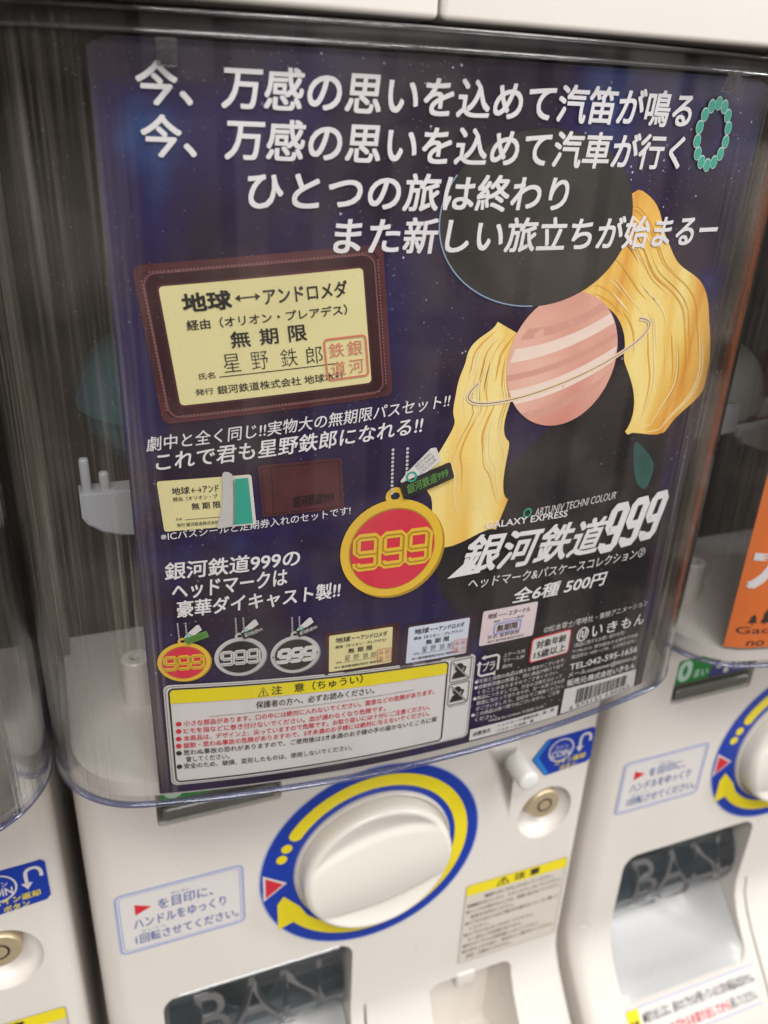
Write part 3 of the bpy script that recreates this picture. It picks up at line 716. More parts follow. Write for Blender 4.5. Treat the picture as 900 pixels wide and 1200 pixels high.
    rows(L, [('前のカプセルを取り出してから', 0.104, -1.822, 0.296, -1.822, 0.017)], RED, 'sticker_red_print', bd, 2, 0.02)
    # ---- hollow screw post on the cabin floor
    V, Fc = lathe_z([(0.021, -0.772), (0.0195, -0.70), (0.0175, -0.698), (0.009, -0.698), (0.008, -0.715)], 0.046, 0.012, 28)
    V2, F2 = V, Fc
    mobj('screw_post', V2, F2, CREAM, root, angle=40)
    V, Fc = lathe_z([(0.009, -0.712), (0.0001, -0.711)], 0.046, 0.012, 20)
    mobj('post_screw', V, Fc, BLACK, root)
    return root

m0 = build_machine()
m0['label'] = 'cream capsule vending machine in the middle, holding the dark purple poster in its window'
m0['group'] = 'row of capsule vending machines'
def copy_tree(o, parent, dx=0.0):
    c = o.copy(); COL.objects.link(c)
    if parent is not None: c.parent = parent
    for ch in list(o.children): copy_tree(ch, c)
    return c
mr = copy_tree(m0, None)
for ch in mr.children:
    if ch.name.startswith('curved_window'):
        ch.data = ch.data.copy(); ch.data.materials[0] = SHIELD2
mr.location.x = PITCH * S; mr['label'] = 'right-hand cream capsule vending machine with the orange poster in its window'
ml = copy_tree(m0, None); ml.location.x = -PITCH * S; ml['label'] = 'left-hand cream capsule vending machine cut off by the left edge, no poster in view'

# hopper brackets differ from machine to machine
def plate(name, outline, y0, y1, mat, parent, dx=0.0, bev=0.003):
    bm = bmesh.new(); va = [bm.verts.new((x + dx, y0, z)) for x, z in outline]; vb = [bm.verts.new((x + dx, y1, z)) for x, z in outline]; k = len(va)
    for i in range(k): bm.faces.new((va[i], va[(i + 1) % k], vb[(i + 1) % k], vb[i]))
    f1 = bm.faces.new(va); f2 = bm.faces.new(list(reversed(vb)))
    if bev: bmesh.ops.bevel(bm, geom=list(f1.edges), offset=bev, segments=2, affect='EDGES')
    return bobj(name, bm, mat, parent)
br = plate('hopper_bracket', [(0.0, -0.441), (0.30, -0.441), (0.30, -0.506), (0.07, -0.506), (0.045, -0.504), (0.022, -0.496), (0.006, -0.484), (0.0, -0.474)], 0.0, 0.03, GREYPL, m0)
for x0, zt in ((0.0035, -0.398), (0.025, -0.418)):
    bm = bmesh.new(); bm_box(bm, x0, x0 + 0.012, 0.006, 0.018, -0.445, zt, 0.004, 3); bobj('bracket_peg', bm, GREYPL, br)
br2 = plate('hopper_bracket', [(-0.05, -0.398), (0.050, -0.406), (0.058, -0.412), (0.060, -0.455), (-0.05, -0.462)], 0.0, 0.014, FROST, mr)
plate('hopper_rail', [(0.061, -0.446), (0.30, -0.425), (0.30, -0.50), (0.13, -0.496), (0.075, -0.476), (0.061, -0.462)], -0.004, 0.010, GREYPL, mr)
plate('hopper_lip', [(0.064, -0.420), (0.30, -0.398), (0.30, -0.43), (0.064, -0.452)], 0.03, 0.038, FROST, mr)

# ---- capsules
def capsule(name, label, cx, cy, cz, r, mat_u, mat_l, tilt=(0, 0), rim=True):
    root = empty(name, label, 'capsule', loc=(cx, cy, cz))
    root.rotation_euler = (tilt[0], tilt[1], 0)
    up_ = [(r * math.cos(t), r * math.sin(t)) for t in [PI / 2 * k / 12 for k in range(13)]]
    dn = [(r * 0.975 * math.cos(t), -r * 0.975 * math.sin(t)) for t in [PI / 2 * k / 12 for k in range(13)]]
    V, F_ = lathe_z([(r * 1.03, -r * .05), (r * 1.03, r * .04)] + up_[1:], 0, 0); mobj('upper_shell', V, F_, mat_u, root, smooth=True)
    V, F_ = lathe_z([(r * 1.0, -r * .02)] + dn[1:], 0, 0); mobj('lower_shell', V, F_, mat_l, root, smooth=True)
    return root
G2 = None
capsule('toy_capsule', 'teal clear capsule behind the left edge of the purple poster, above the grey bracket', 0.104, 0.095, -0.352, 0.094, TEALC, TEALC, (0.06, 0.04))
capsule('toy_capsule', 'dull grey domed capsule behind the right machine window, above the grey bracket', 0.076 + PITCH, 0.100, -0.410, 0.088, GREYC, GREYC, (0.3, -0.2))
capsule('toy_capsule', 'dark red capsule beside the grey domed capsule in the right machine', 0.250 + PITCH, 0.11, -0.43, 0.078, REDC, REDC, (0.2, 0.3))
capsule('toy_capsule', 'pale yellow capsule lying behind the smoky dispenser flap of the middle machine', 0.195, 0.110, -1.535, 0.070, YELC, YELC, (0.8, 0.5))

# ---- the machine stacked on top
def upper():
    root = empty('upper_vending_machine', 'cream lower edge of the vending machine stacked on top of the middle one', 'vending machine')
    zt = 0.62
    for i, (a, b) in enumerate(((X0, 0.3455), (0.3485, 1.12 * 0 + X1))):
        bm = bmesh.new(); bm_box(bm, a, b, -0.216, 0.10, 0.0705, zt, 0.006, 3)
        bobj('front_panel', bm, CREAM, root)
    bm = bmesh.new(); bm_box(bm, X0 + 0.002, X1 - 0.002, 0.101, 0.9, 0.0680, zt, 0.004, 2); bobj('housing', bm, CREAM, root)
    bm = bmesh.new(); bm_box(bm, X0 + 0.01, X1 - 0.01, -0.205, 0.1005, 0.0785, 0.40); bobj('seam_backing', bm, DARK, root)
    return root
um = upper()
umr = copy_tree(um, None); umr.location.x = PITCH * S; umr['label'] = 'cream vending machine stacked on top of the right-hand one'

# ================================================================== the poster
C = Curved()
pr_ = empty('promotional_poster', 'dark purple poster with white Japanese lettering and round number tags in the middle window', 'poster')
PA0, PA1, PB0, PB1 = -0.3575, 0.376, -0.7865, 0.0445
def sheet(name, a0, a1, b0, b1, r, mat, parent, surf, dxy=0.0):
    V, F_ = [], []; n = 48
    outl = []
    for k in range(n + 1):
        a = a0 + (a1 - a0) * k / n; d = min(a - a0, a1 - a); cut = r - math.sqrt(max(0, r * r - (r - d) ** 2)) if d < r else 0
        outl.append((a, b0, b1 - cut))
    for h in (0.0, -0.0015):
        for a, lo, hi in outl: V.append(surf(a, lo, h)); V.append(surf(a, hi, h))
    m = 2 * (n + 1)
    for k in range(n):
        F_.append((2 * k, 2 * k + 2, 2 * k + 3, 2 * k + 1)); F_.append((m + 2 * k + 1, m + 2 * k + 3, m + 2 * k + 2, m + 2 * k))
    return mobj(name, V, F_, mat, parent, smooth=True)
sheet('sheet', PA0, PA1, PB0, PB1, 0.008, SPACE, pr_, C)
# plain cosmic stand-in where the illustration is: black cloud, golden plumes, pale disc, dark orb
art = shape(C, [smooth_pts([(-0.02, -0.45), (0.03, -0.41), (0.09, -0.36), (0.16, -0.30), (0.22, -0.26), (0.285, -0.29), (0.318, -0.36), (0.325, -0.46), (0.338, -0.60), (0.343, -0.735), (0.15, -0.77), (0.06, -0.62), (0.0, -0.54)])], VOID, 'printed_black_cloud', pr_, 1)
GX, GZ = 0.130, -0.252
def lerp_tab(tab, t):
    for (t0, v0), (t1, v1) in zip(tab, tab[1:]):
        if (t0 <= t <= t1) or (t1 <= t <= t0): k = (t - t0) / (t1 - t0); k = k * k * (3 - 2 * k); return v0 + (v1 - v0) * k
    return tab[-1][1]
ARMS = [(152, 252, [(152, .070), (205, .072), (235, .110), (252, .175)], [(152, .105), (175, .128), (203, .146), (222, .215), (236, .258), (252, .215)]),
        (84, -42, [(84, .070), (0, .088), (-42, .150)], [(84, .115), (68, .198), (40, .178), (10, .226), (-12, .252), (-30, .215), (-42, .158)])]
def polar(r_, t): return (GX + r_ * math.cos(math.radians(t)), GZ + r_ * math.sin(math.radians(t)))
_r5 = random.Random(9)
for t0, t1, ri, ro_ in ARMS:
    n_ = 60; ts = [t0 + (t1 - t0) * i / n_ for i in range(n_ + 1)]
    inner = [polar(lerp_tab(ri, t), t) for t in ts]; outer = [polar(lerp_tab(ro_, t) * (1 + .006 * math.sin(t * .35)), t) for t in ts]
    outer = [(min(x, 0.3745), y) for x, y in outer]
    for i in range(0, n_, 20):      # laid in three pieces
        shape(C, [inner[i:i + 21] + outer[i:i + 21][::-1]], FLAME, 'printed_gold_nebula', pr_, 1.6)
    for mat_, cnt, wmin, wmax, lay in ((principled('print_umber', (0.24, 0.10, 0.03), 0.4), 4, .0005, .0011, 2.4), (principled('print_amber', (0.76, 0.40, 0.07), 0.4), 14, .001, .0030, 2.1), (principled('print_pale_gold', (0.90, 0.74, 0.36), 0.4), 14, .0008, .0030, 2.2)):
        qs = []
        for k in range(cnt):
            u = _r5.uniform(.05, .95); a0_ = _r5.uniform(0, .65); a1_ = min(.98, a0_ + _r5.uniform(.15, .5)); pts = []
            for i in range(13):
                t = t0 + (t1 - t0) * (a0_ + (a1_ - a0_) * i / 12); x, y = polar(lerp_tab(ri, t) + (lerp_tab(ro_, t) - lerp_tab(ri, t)) * u, t); pts.append((min(x, .372), y))
            wd = _r5.uniform(wmin, wmax)
            for i in range(12):
                w0, w1 = wd * math.sin(PI * (i + .15) / 12.3) / 2, wd * math.sin(PI * (i + 1.15) / 12.3) / 2
                (x0, y0), (x1, y1) = pts[i], pts[i + 1]; l = math.hypot(x1 - x0, y1 - y0) or 1; nx, ny = -(y1 - y0) / l, (x1 - x0) / l
                qs.append([(x0 + nx * w0, y0 + ny * w0), (x1 + nx * w1, y1 + ny * w1), (x1 - nx * w1, y1 - ny * w1), (x0 - nx * w0, y0 - ny * w0)])
        shape(C, qs, mat_, 'printed_nebula_streaks', pr_, lay)
shape(C, [smooth_pts([(0.262, -0.370), (0.285, -0.385), (0.305, -0.410), (0.298, -0.440), (0.28, -0.430), (0.268, -0.405)])], TEALN, 'printed_teal_cloud', pr_, 2)
# banded planet with a thin ring
pl_ = shape(C, [disc(GX, GZ, 0.076, 0.078, 64)], PEACH, 'printed_banded_planet', pr_, 2.6)
for zb, hb, c_ in ((0.050, 0.010, 0), (0.030, 0.014, 1), (0.006, 0.007, 0), (-0.018, 0.018, 1), (-0.046, 0.010, 0)):
    top = []; bot = []
    for i in range(25):
        u = -1 + 2 * i / 24
        for lst, z in ((top, zb + hb / 2), (bot, zb - hb / 2)):
            hw = 0.076 * math.sqrt(max(0, 1 - (z / 0.078) ** 2)); x = u * hw; zz_ = z + 0.010 * (u * u - 1) * 0.8 + x * 0.28
            lst.append((x, zz_))
    k_ = [(GX + x, GZ + z) for x, z in top + bot[::-1] if True]
    k_ = [(GX + (x - GX) * min(1, .995 * 1 / max(1e-6, math.hypot((x - GX) / .076, (z - GZ) / .078)) if math.hypot((x - GX) / .076, (z - GZ) / .078) > .995 else 1), GZ + (z - GZ) * (min(1, .995 / math.hypot((x - GX) / .076, (z - GZ) / .078)) if math.hypot((x - GX) / .076, (z - GZ) / .078) > .995 else 1)) for x, z in k_]
    shape(C, [k_], (principled('print_peach_band', (0.66, 0.34, 0.26), 0.4), principled('print_pale_band', (0.86, 0.68, 0.58), 0.4))[c_], 'planet_band', pl_, 2.7)
rg = [(GX + 0.125 * math.cos(t) * .963 - 0.026 * math.sin(t) * .27, GZ + 0.125 * math.cos(t) * .27 + 0.026 * math.sin(t) * .963) for t in [math.radians(152 + 236 * i / 60) for i in range(61)]]
shape(C, stroke(rg, 0.0052), principled('print_ring_cream', (0.80, 0.66, 0.46), 0.4), 'planet_ring', pl_, 2.9)
shape(C, stroke(rg, 0.0010), principled('print_umber', (0.24, 0.10, 0.03), 0.4), 'planet_ring_gap', pl_, 3.0)
# dark planet, lit at its lower left limb
shape(C, [disc(0.078, -0.100, 0.118, 0.088, 80)], ORB, 'printed_dark_planet', pr_, 3.1)
shape(C, stroke([(0.078 + 0.1175 * math.cos(t), -0.100 + 0.0875 * math.sin(t)) for t in [math.radians(150 + 120 * i / 40) for i in range(41)]], 0.0014), principled('print_pale_blue', (0.25, 0.34, 0.50), 0.4), 'planet_limb', pr_, 3.4)

# slogan
SH = 0.0
def slog(body, a0, b0, a1, b1, h): return text(C, body, a0, b0, a1, b1, h, WHITE, 'slogan_line', pr_, 4, 0.018, 0.10, 4)
slog('今、万感の思いを込めて汽笛が鳴る', -0.3195, -0.0060, 0.2560, -0.0065, 0.0335)
slog('今、万感の思いを込めて汽車が行く', -0.3185, -0.0475, 0.2535, -0.0480, 0.0335)
slog('ひとつの旅は終わり', -0.2270, -0.0900, 0.1055, -0.0900, 0.0335)
slog('また新しい旅立ちが始まるー', -0.1470, -0.1300, 0.3345, -0.1300, 0.0335)
# ring of green dots at the top right
for k in range(14):
    a = 2 * PI * (k + 0.5) / 14; ca, cb = 0.2955 + 0.0235 * math.cos(a), -0.0125 + 0.0310 * math.sin(a)
    d = shape(C, [disc(ca, cb, 0.0057, 0.0072, 18)], MINT, 'green_dot', pr_, 4); shape(C, [disc(ca, cb, 0.0047, 0.0060, 18)], TEALP, 'dot_fill', d, 5)

def pass_card(fr, wd, ht, mat, parent, stamp=True, small=False, last=True):
    """the ticket: origin lower left, wd x ht"""
    T = Frame(fr, 0, 0, 0, wd, ht) if False else fr
    t = lambda body, x0, x1, y, h, m=BLACK, b=0.02: text(fr, body, x0 * wd, (1 - y) * ht, x1 * wd, (1 - y) * ht, h * ht, m, 'pass_lettering', parent, 5, b, 0, 2 if small else 3)
    t('地球', 0.10, 0.33, 0.22, 0.145, BLACK, 0.035); t('アンドロメダ', 0.49, 0.91, 0.22, 0.135, BLACK, 0.03)
    ar = stroke([(0.37 * wd, 0.855 * ht), (0.455 * wd, 0.855 * ht)], 0.012 * ht)
    shape(fr, ar + [[(0.35 * wd, 0.855 * ht), (0.375 * wd, 0.825 * ht), (0.375 * wd, 0.885 * ht)], [(0.475 * wd, 0.855 * ht), (0.45 * wd, 0.885 * ht), (0.45 * wd, 0.825 * ht)]], BLACK, 'double_arrow', parent, 5)
    t('経由（オリオン・プレアデス）', 0.10, 0.90, 0.37, 0.085, BLACK, 0.03)
    t('無', 0.30, 0.395, 0.55, 0.135, BLACK, 0.035); t('期', 0.445, 0.535, 0.55, 0.135, BLACK, 0.035); t('限', 0.59, 0.68, 0.55, 0.135, BLACK, 0.035)
    t('氏名', 0.115, 0.195, 0.79, 0.055)
    shape(fr, stroke([(0.215 * wd, 0.215 * ht), (0.82 * wd, 0.215 * ht)], 0.008 * ht), BLACK, 'name_line', parent, 5)
    for c, x in (('星', 0.245), ('野', 0.385), ('鉄', 0.535), ('郎', 0.665)):
        t(c, x, x + 0.085, 0.755 + 0.008 * math.sin(x * 40), 0.155, BLACK, -0.008)
    t('発行', 0.085, 0.175, 0.925, 0.055); t('銀河鉄道株式会社 地球本社', 0.195, 0.855, 0.935, 0.075, BLACK, 0.02)
    if stamp:
        a0, a1, b0, b1 = 0.765 * wd, 0.985 * wd, 0.075 * ht, 0.435 * ht
        shape(fr, stroke(rrect(a0, b0, a1, b1, 0.02 * wd), 0.011 * wd, True), STAMP, 'stamp_frame', parent, 6)
        for c, i, j in (('鉄', 0, 1), ('銀', 1, 1), ('道', 0, 0), ('河', 1, 0)):
            x = a0 + (0.10 + 0.44 * i) * (a1 - a0); y = b0 + (0.09 + 0.45 * j) * (b1 - b0)
            text(fr, c, x, y, x + 0.36 * (a1 - a0), y, 0.36 * (b1 - b0), STAMP, 'stamp_lettering', parent, 6, 0.0, 0, 2)
def wallet(oa, ob, deg, wd, ht, card, mat, small, skew=0.0, rot2=0.0, border=True):
    fr = Frame(C, oa, ob, deg, skew=skew)
    wl = shape(fr, [rrect(0, 0, wd, ht, 0.05 * ht)], mat, 'printed_wallet', pr_, 2 if not small else 3)
    x0, y0, cw, ch = card
    shape(fr, stroke(rrect(0.028 * wd, 0.045 * ht, 0.972 * wd, 0.955 * ht, 0.04 * ht), 0.0012, True), LEATHD, 'wallet_seam', wl, 3.4)
    if not small:
        d = rrect(0.028 * wd, 0.045 * ht, 0.972 * wd, 0.955 * ht, 0.04 * ht, 3)
        st = []
        for (p, q) in zip(d, d[1:] + d[:1]):
            L_ = math.hypot(q[0] - p[0], q[1] - p[1]); n = int(L_ / 0.0034)
            for k in range(n):
                t0, t1 = (k + .15) / n, (k + .75) / n
                st += stroke([(p[0] + (q[0] - p[0]) * t0, p[1] + (q[1] - p[1]) * t0), (p[0] + (q[0] - p[0]) * t1, p[1] + (q[1] - p[1]) * t1)], 0.0011)
        shape(fr, st, principled('thread', (0.26, 0.13, 0.12), 0.5), 'wallet_stitching', wl, 3.8)
        shape(fr, stroke(rrect(x0 - .0075, y0 - .0075, x0 + cw + .0075, y0 + ch + .0075, 0.010), 0.010, True), LEATHD, 'window_edge', wl, 3)
        shape(fr, stroke(rrect(x0 - .0125, y0 - .0125, x0 + cw + .0125, y0 + ch + .0125, 0.012), 0.0014, True), principled('leather_light', (0.20, 0.08, 0.085), 0.4), 'window_edge_crease', wl, 3.4)
    f2 = Frame(fr, x0, y0, 0)
    cm = {'y': CARD, 'b': CARDB, 'p': CARDP}[border]
    cd = shape(f2, [rrect(0, 0, cw, ch, 0.035 * ch)], cm, 'pass_card', wl, 4)
    pass_card(f2, cw, ch, cm, cd, True, small)
    return wl
# big wallet: lower left (-.3183,-.2975), rising to the right
wallet(-0.3190, -0.2975, 5.0, 0.2400, 0.1570, (0.0205, 0.0180, 0.197, 0.1180), LEATHER, False, skew=-0.025, border='y')
text(C, '劇中と全く同じ!!実物大の無期限パスセット!!', -0.3373, -0.3262, -0.0130, -0.2937, 0.0158, WHITE, 'heading_line', pr_, 4, 0.012, 0.10)
text(C, 'これで君も星野鉄郎になれる!!', -0.3290, -0.3480, -0.0436, -0.3215, 0.0200, WHITE, 'heading_line', pr_, 4, 0.012, 0.10)
# peeled pass sticker
f = Frame(C, -0.3262, -0.4185, 2.0, skew=-0.03)
pc = shape(f, [rrect(0, 0, 0.0975, 0.0590, 0.003)], CARD, 'printed_pass_sticker', pr_, 3)
text(f, '地球', 0.014, 0.0425, 0.032, 0.0425, 0.0085, BLACK, 'pass_lettering', pc, 4, 0.03, 0, 2)
text(f, '←→アンド', 0.034, 0.0425, 0.062, 0.0425, 0.0080, BLACK, 'pass_lettering', pc, 4, 0.03, 0, 2)
text(f, '経由（オリオン・プ', 0.014, 0.0350, 0.060, 0.0350, 0.0050, BLACK, 'pass_lettering', pc, 4, 0.02, 0, 2)
text(f, '無 期 限', 0.032, 0.0235, 0.062, 0.0235, 0.0080, BLACK, 'pass_lettering', pc, 4, 0.03, 0, 2)
text(f, '氏名', 0.014, 0.0125, 0.020, 0.0125, 0.0030, BLACK, 'pass_lettering', pc, 4, 0.01, 0, 2)
shape(f, stroke([(0.023, 0.0125), (0.060, 0.0125)], 0.0006), BLACK, 'name_line', pc, 4)
text(f, '発行 銀河鉄道株式会社', 0.014, 0.0045, 0.058, 0.0045, 0.0045, BLACK, 'pass_lettering', pc, 4, 0.01, 0, 2)
gb = shape(f, [[(0.070, 0.0), (0.0955, 0.0), (0.0975, 0.002), (0.0975, 0.057), (0.0955, 0.059), (0.080, 0.059)]], PAPER, 'sticker_backing', pc, 5)
shape(f, [[(0.072, 0.002), (0.0940, 0.002), (0.0940, 0.056), (0.080, 0.056)]], TEALP, 'green_backing', pc, 6)
shape(f, [smooth_pts([(0.0555, 0.001), (0.062, 0.020), (0.066, 0.045), (0.067, 0.060), (0.070, 0.065), (0.076, 0.063), (0.0785, 0.056), (0.076, 0.030), (0.073, 0.006), (0.071, 0.001), (0.063, 0.000)], True, 4)], SILVER, 'peeled_corner', pc, 7)
shape(f, stroke([(0.0735, 0.004), (0.0765, 0.030), (0.0785, 0.055)], 0.0016), SILVD, 'peel_shadow_line', pc, 8)
# closed wallet
f = Frame(C, -0.2215, -0.4075, 2.0, skew=-0.03)
cw_ = shape(f, [rrect(0, 0, 0.0905, 0.0610, 0.003)], LEATHER, 'printed_closed_wallet', pr_, 3)
shape(f, stroke(rrect(0.003, 0.003, 0.0875, 0.058, 0.003), 0.0009, True), LEATHD, 'wallet_seam', cw_, 4)
shape(f, stroke([(0.012, 0.002), (0.014, 0.059)], 0.0008), LEATHD, 'wallet_fold', cw_, 4)
text(f, '銀河鉄道999', 0.034, 0.008, 0.080, 0.0095, 0.013, principled('deboss', (0.018, 0.008, 0.010), 0.5), 'debossed_lettering', cw_, 4, 0.03, 0.2, 2)
text(C, '※ICパスシールと定期券入れのセットです!', -0.3303, -0.4295, -0.1237, -0.4125, 0.0105, WHITE, 'footnote_line', pr_, 4, 0.008)
text(C, '銀河鉄道999の', -0.3290, -0.4780, -0.1811, -0.4715, 0.0215, WHITE, 'heading_line', pr_, 4, 0.016, 0.08)
text(C, 'ヘッドマークは', -0.3230, -0.5040, -0.1960, -0.4955, 0.0215, WHITE, 'heading_line', pr_, 4, 0.016, 0.08)
text(C, '豪華ダイキャスト製!!', -0.3195, -0.5275, -0.1336, -0.5195, 0.0215, WHITE, 'heading_line', pr_, 4, 0.016, 0.08)

# squared outline numerals
def nine(fr, x, y, w_, h_, t, skew=0.0):
    P = lambda a, b: (x + a * w_ + skew * b * h_, y + b * h_)
    c = 0.14
    loops = [P(1, .44), P(c, .44), P(0, .44 + c * .6), P(0, 1 - c * .6), P(c, 1), P(1 - c, 1), P(1, 1 - c * .6), P(1, c * .6), P(1 - c, 0), P(c * .9, 0), P(0, c * .5), P(0, .16)]
    return stroke(loops, t)
def medal(ca, cb, ra, rb, rim, rimd, face, num, loop_h, detail, slant=0.0):
    md = shape(C, [disc(ca + ra * .05, cb - rb * .05, ra, rb, 56)], rimd, 'printed_round_tag', pr_, 4)
    shape(C, [disc(ca, cb, ra, rb, 56)], rim, 'tag_rim', md, 5)
    shape(C, stroke(disc(ca, cb + rb * 1.06, ra * .135, rb * .125, 20), ra * .10, True), rim, 'tag_loop', md, 5)
    shape(C, [disc(ca, cb, ra * .835, rb * .835, 56)], rimd, 'face_edge', md, 6)
    shape(C, [disc(ca, cb - rb * .008, ra * .815, rb * .815, 56)], face, 'tag_face', md, 7)
    wdt = ra * .40; hh = rb * .62
    q = []; q2 = []
    for i in (-1, 0, 1):
        x = ca + i * ra * .50 - wdt / 2; y = cb - hh / 2
        q += nine(C, x, y, wdt, hh, ra * (.150 if not slant else .19), slant); q2 += nine(C, x, y, wdt, hh, ra * .030, slant)
    shape(C, q, num, 'tag_numerals', md, 8)
    if not slant: shape(C, q2, rimd, 'numeral_inlay', md, 9)
    else:
        for sgn in (-1, 1): shape(C, [disc(ca + sgn * ra * .9, cb, ra * .035, n=10)], BLACK, 'rim_dot', md, 8)
    # ball chain
    n1 = detail; top = cb + rb * (2.0 if detail > 10 else 2.05)
    for off in (-0.10, 0.17) if detail > 10 else (-0.13, 0.16):
        b0 = cb + rb * 1.10; sl = ra * off
        for k in range(n1):
            b_ = b0 + (top - b0) * (k + .5) / n1
            shape(C, [disc(ca + sl + (top - b_) * 0.02, b_, ra * (.028 if detail > 10 else .035), rb * (.028 if detail > 10 else .032), 10)], SILVER, 'chain_bead', md, 9)
    return md
def hangtags(ca, cb, k, md, dark, let):
    """white fan tag and dark name tag by the loop; k is the scale"""
    g = Frame(C, ca, cb, 40, k, k)
    wt = shape(g, [[(0, -0.006), (0.012, -0.011), (0.050, -0.013), (0.055, 0.004), (0.050, 0.008), (0.012, 0.005), (0, 0.002)]], PAPER, 'white_hang_tag', md, 9)
    shape(g, stroke(disc(0.013, -0.003, 0.0055, n=16), 0.0022, True), TEALP, 'tag_emblem', wt, 10)
    if k > .8:
        for i, l in enumerate(('ARTUNIV', 'TECHNI', 'COLOUR')): text(g, l, 0.023, 0.0015 - i * .005, 0.047, 0.0015 - i * .005, 0.0036, GREYINK, 'tag_lettering', wt, 10, 0.0, 0, 2)
    g = Frame(C, ca + 0.004 * k, cb - 0.020 * k, 19, k, k)
    dt = shape(g, [rrect(0, -0.002, 0.064, 0.020, 0.003)], BLACK if dark else GREENT, 'name_hang_tag', md, 10)
    text(g, '銀河鉄道999', 0.006, 0.003, 0.058, 0.003, 0.012, GREENT if let == 'g' else (SILVER if let == 's' else GREENT), 'tag_lettering', dt, 11, 0.03, 0.2, 2)
m = medal(-0.0715, -0.4625, 0.0630, 0.0635, GOLD, GOLDD, MEDRED, GOLD, 1, 12)
hangtags(-0.066, -0.378, 1.0, m, True, 'g')
m = medal(-0.3158, -0.5880, 0.0300, 0.0270, GOLD, GOLDD, MEDRED, GOLD, 1, 10); hangtags(-0.313, -0.5535, 0.42, m, False, 'g')
m = medal(-0.2515, -0.5870, 0.0300, 0.0270, SILVER, SILVD, BLACK, PAPER, 1, 10); hangtags(-0.249, -0.5525, 0.42, m, True, 's')
m = medal(-0.1870, -0.5920, 0.0295, 0.0265, SILVER, SILVD, BLACK, PAPER, 1, 10, 0.18); hangtags(-0.185, -0.5575, 0.42, m, True, 's')

wallet(-0.1510, -0.6300, 0.5, 0.0945, 0.0630, (0.0055, 0.0050, 0.0800, 0.0530), LEATHD, True, border='y')
wallet(-0.0540, -0.6360, -1.0, 0.1010, 0.0640, (0.0080, 0.0060, 0.0840, 0.0540), principled('print_plum', (0.030, 0.018, 0.040), 0.35), True, border='b')
k3 = Frame(C, 0.0565, -0.6260, -1.5)
kw = shape(k3, [rrect(0, 0, 0.0830, 0.0530, 0.003)], CARDP, 'printed_pink_card', pr_, 3)
text(k3, '地球 ―― エターナル', 0.008, 0.040, 0.072, 0.040, 0.0080, BLACK, 'pass_lettering', kw, 4, 0.015, 0, 2)
text(k3, '無期限', 0.024, 0.0175, 0.056, 0.0175, 0.0105, BLACK, 'pass_lettering', kw, 4, 0.03, 0, 2)
shape(k3, stroke(rrect(0.020, 0.0155, 0.060, 0.0305, 0.003), 0.0022, True), LILAC, 'card_frame', kw, 4.5)
text(k3, '経由（アルファ星雲）', 0.018, 0.0325, 0.064, 0.0325, 0.0040, BLACK, 'pass_lettering', kw, 4, 0.0, 0, 2)
text(k3, '氏名 星野鉄郎', 0.012, 0.0085, 0.060, 0.0085, 0.0060, BLACK, 'pass_lettering', kw, 4, 0.0, 0, 2)
text(k3, '発行 銀河鉄道株式会社', 0.012, 0.0025, 0.068, 0.0025, 0.0038, BLACK, 'pass_lettering', kw, 4, 0.0, 0, 2)

# title block
for k in range(12):
    a = 2 * PI * k / 12; shape(C, [disc(0.1055 + 0.0052 * math.cos(a), -0.4405 + 0.0056 * math.sin(a), 0.0014, n=8)], TEALP, 'emblem_dot', pr_, 4)
text(C, 'ARTUNIV TECHNI COLOUR', 0.1165, -0.4470, 0.2440, -0.4445, 0.0105, PAPER, 'maker_line', pr_, 4, 0.0, 0.12)
text(C, 'GALAXY EXPRESS', 0.0478, -0.4530, 0.1665, -0.4555, 0.0090, WHITE, 'title_english_line', pr_, 5, 0.035, 0.0)
SHD = principled('print_title_shadow', (0.015, 0.013, 0.016), 0.4)
KJ = Frame(C, 0.0145, -0.5105, -2.2, skew=0.30)
text(KJ, '銀河鉄道', 0.003, -0.003, 0.2115, -0.003, 0.0520, SHD, 'title_shadow', pr_, 5, 0.03)
tt = text(KJ, '銀河鉄道', 0, 0, 0.2085, 0, 0.0515, WHITE, 'title_lettering', pr_, 6, 0.020)
shape(KJ, [[(-0.012, -0.004), (0.006, 0.018), (0.012, 0.020), (0.004, 0.006), (0.030, 0.002), (0.032, -0.001)]], WHITE, 'title_flourish', pr_, 6.5)
q = []; q2 = []
for i in range(3):
    q += nine(C, 0.2315 + i * 0.0360, -0.5170 + 0.0015 * i, 0.0215, 0.0590, 0.0120, 0.26)
    q2 += nine(C, 0.2345 + i * 0.0360, -0.5205 + 0.0015 * i, 0.0215, 0.0590, 0.0135, 0.26)
shape(C, q2, SHD, 'title_shadow', pr_, 5.5); shape(C, q, WHITE, 'title_numerals', pr_, 6.5)
text(C, 'ヘッドマーク&パスケースコレクション②', 0.0315, -0.5345, 0.3190, -0.5470, 0.0150, WHITE, 'subtitle_line', pr_, 5, 0.006, 0.12)
text(C, '全6種 500円', 0.1000, -0.5690, 0.2530, -0.5750, 0.0215, WHITE, 'price_line', pr_, 5, 0.018, 0.18)
text(C, '©松本零士/零時社・東映アニメーション', 0.1565, -0.6290, 0.3474, -0.6350, 0.0105, PAPER, 'copyright_line', pr_, 5, 0.0)
mk = shape(C, stroke(disc(0.2265, -0.6490, 0.0095, 0.0105, 28), 0.0022, True), WHITE, 'maker_emblem', pr_, 5)
shape(C, stroke(smooth_pts([(0.2215, -0.655), (0.2215, -0.646), (0.2245, -0.6435), (0.2265, -0.647), (0.2265, -0.652), (0.2285, -0.6545), (0.2315, -0.651), (0.2315, -0.643)], False, 4), 0.0024), WHITE, 'emblem_stroke', mk, 5)
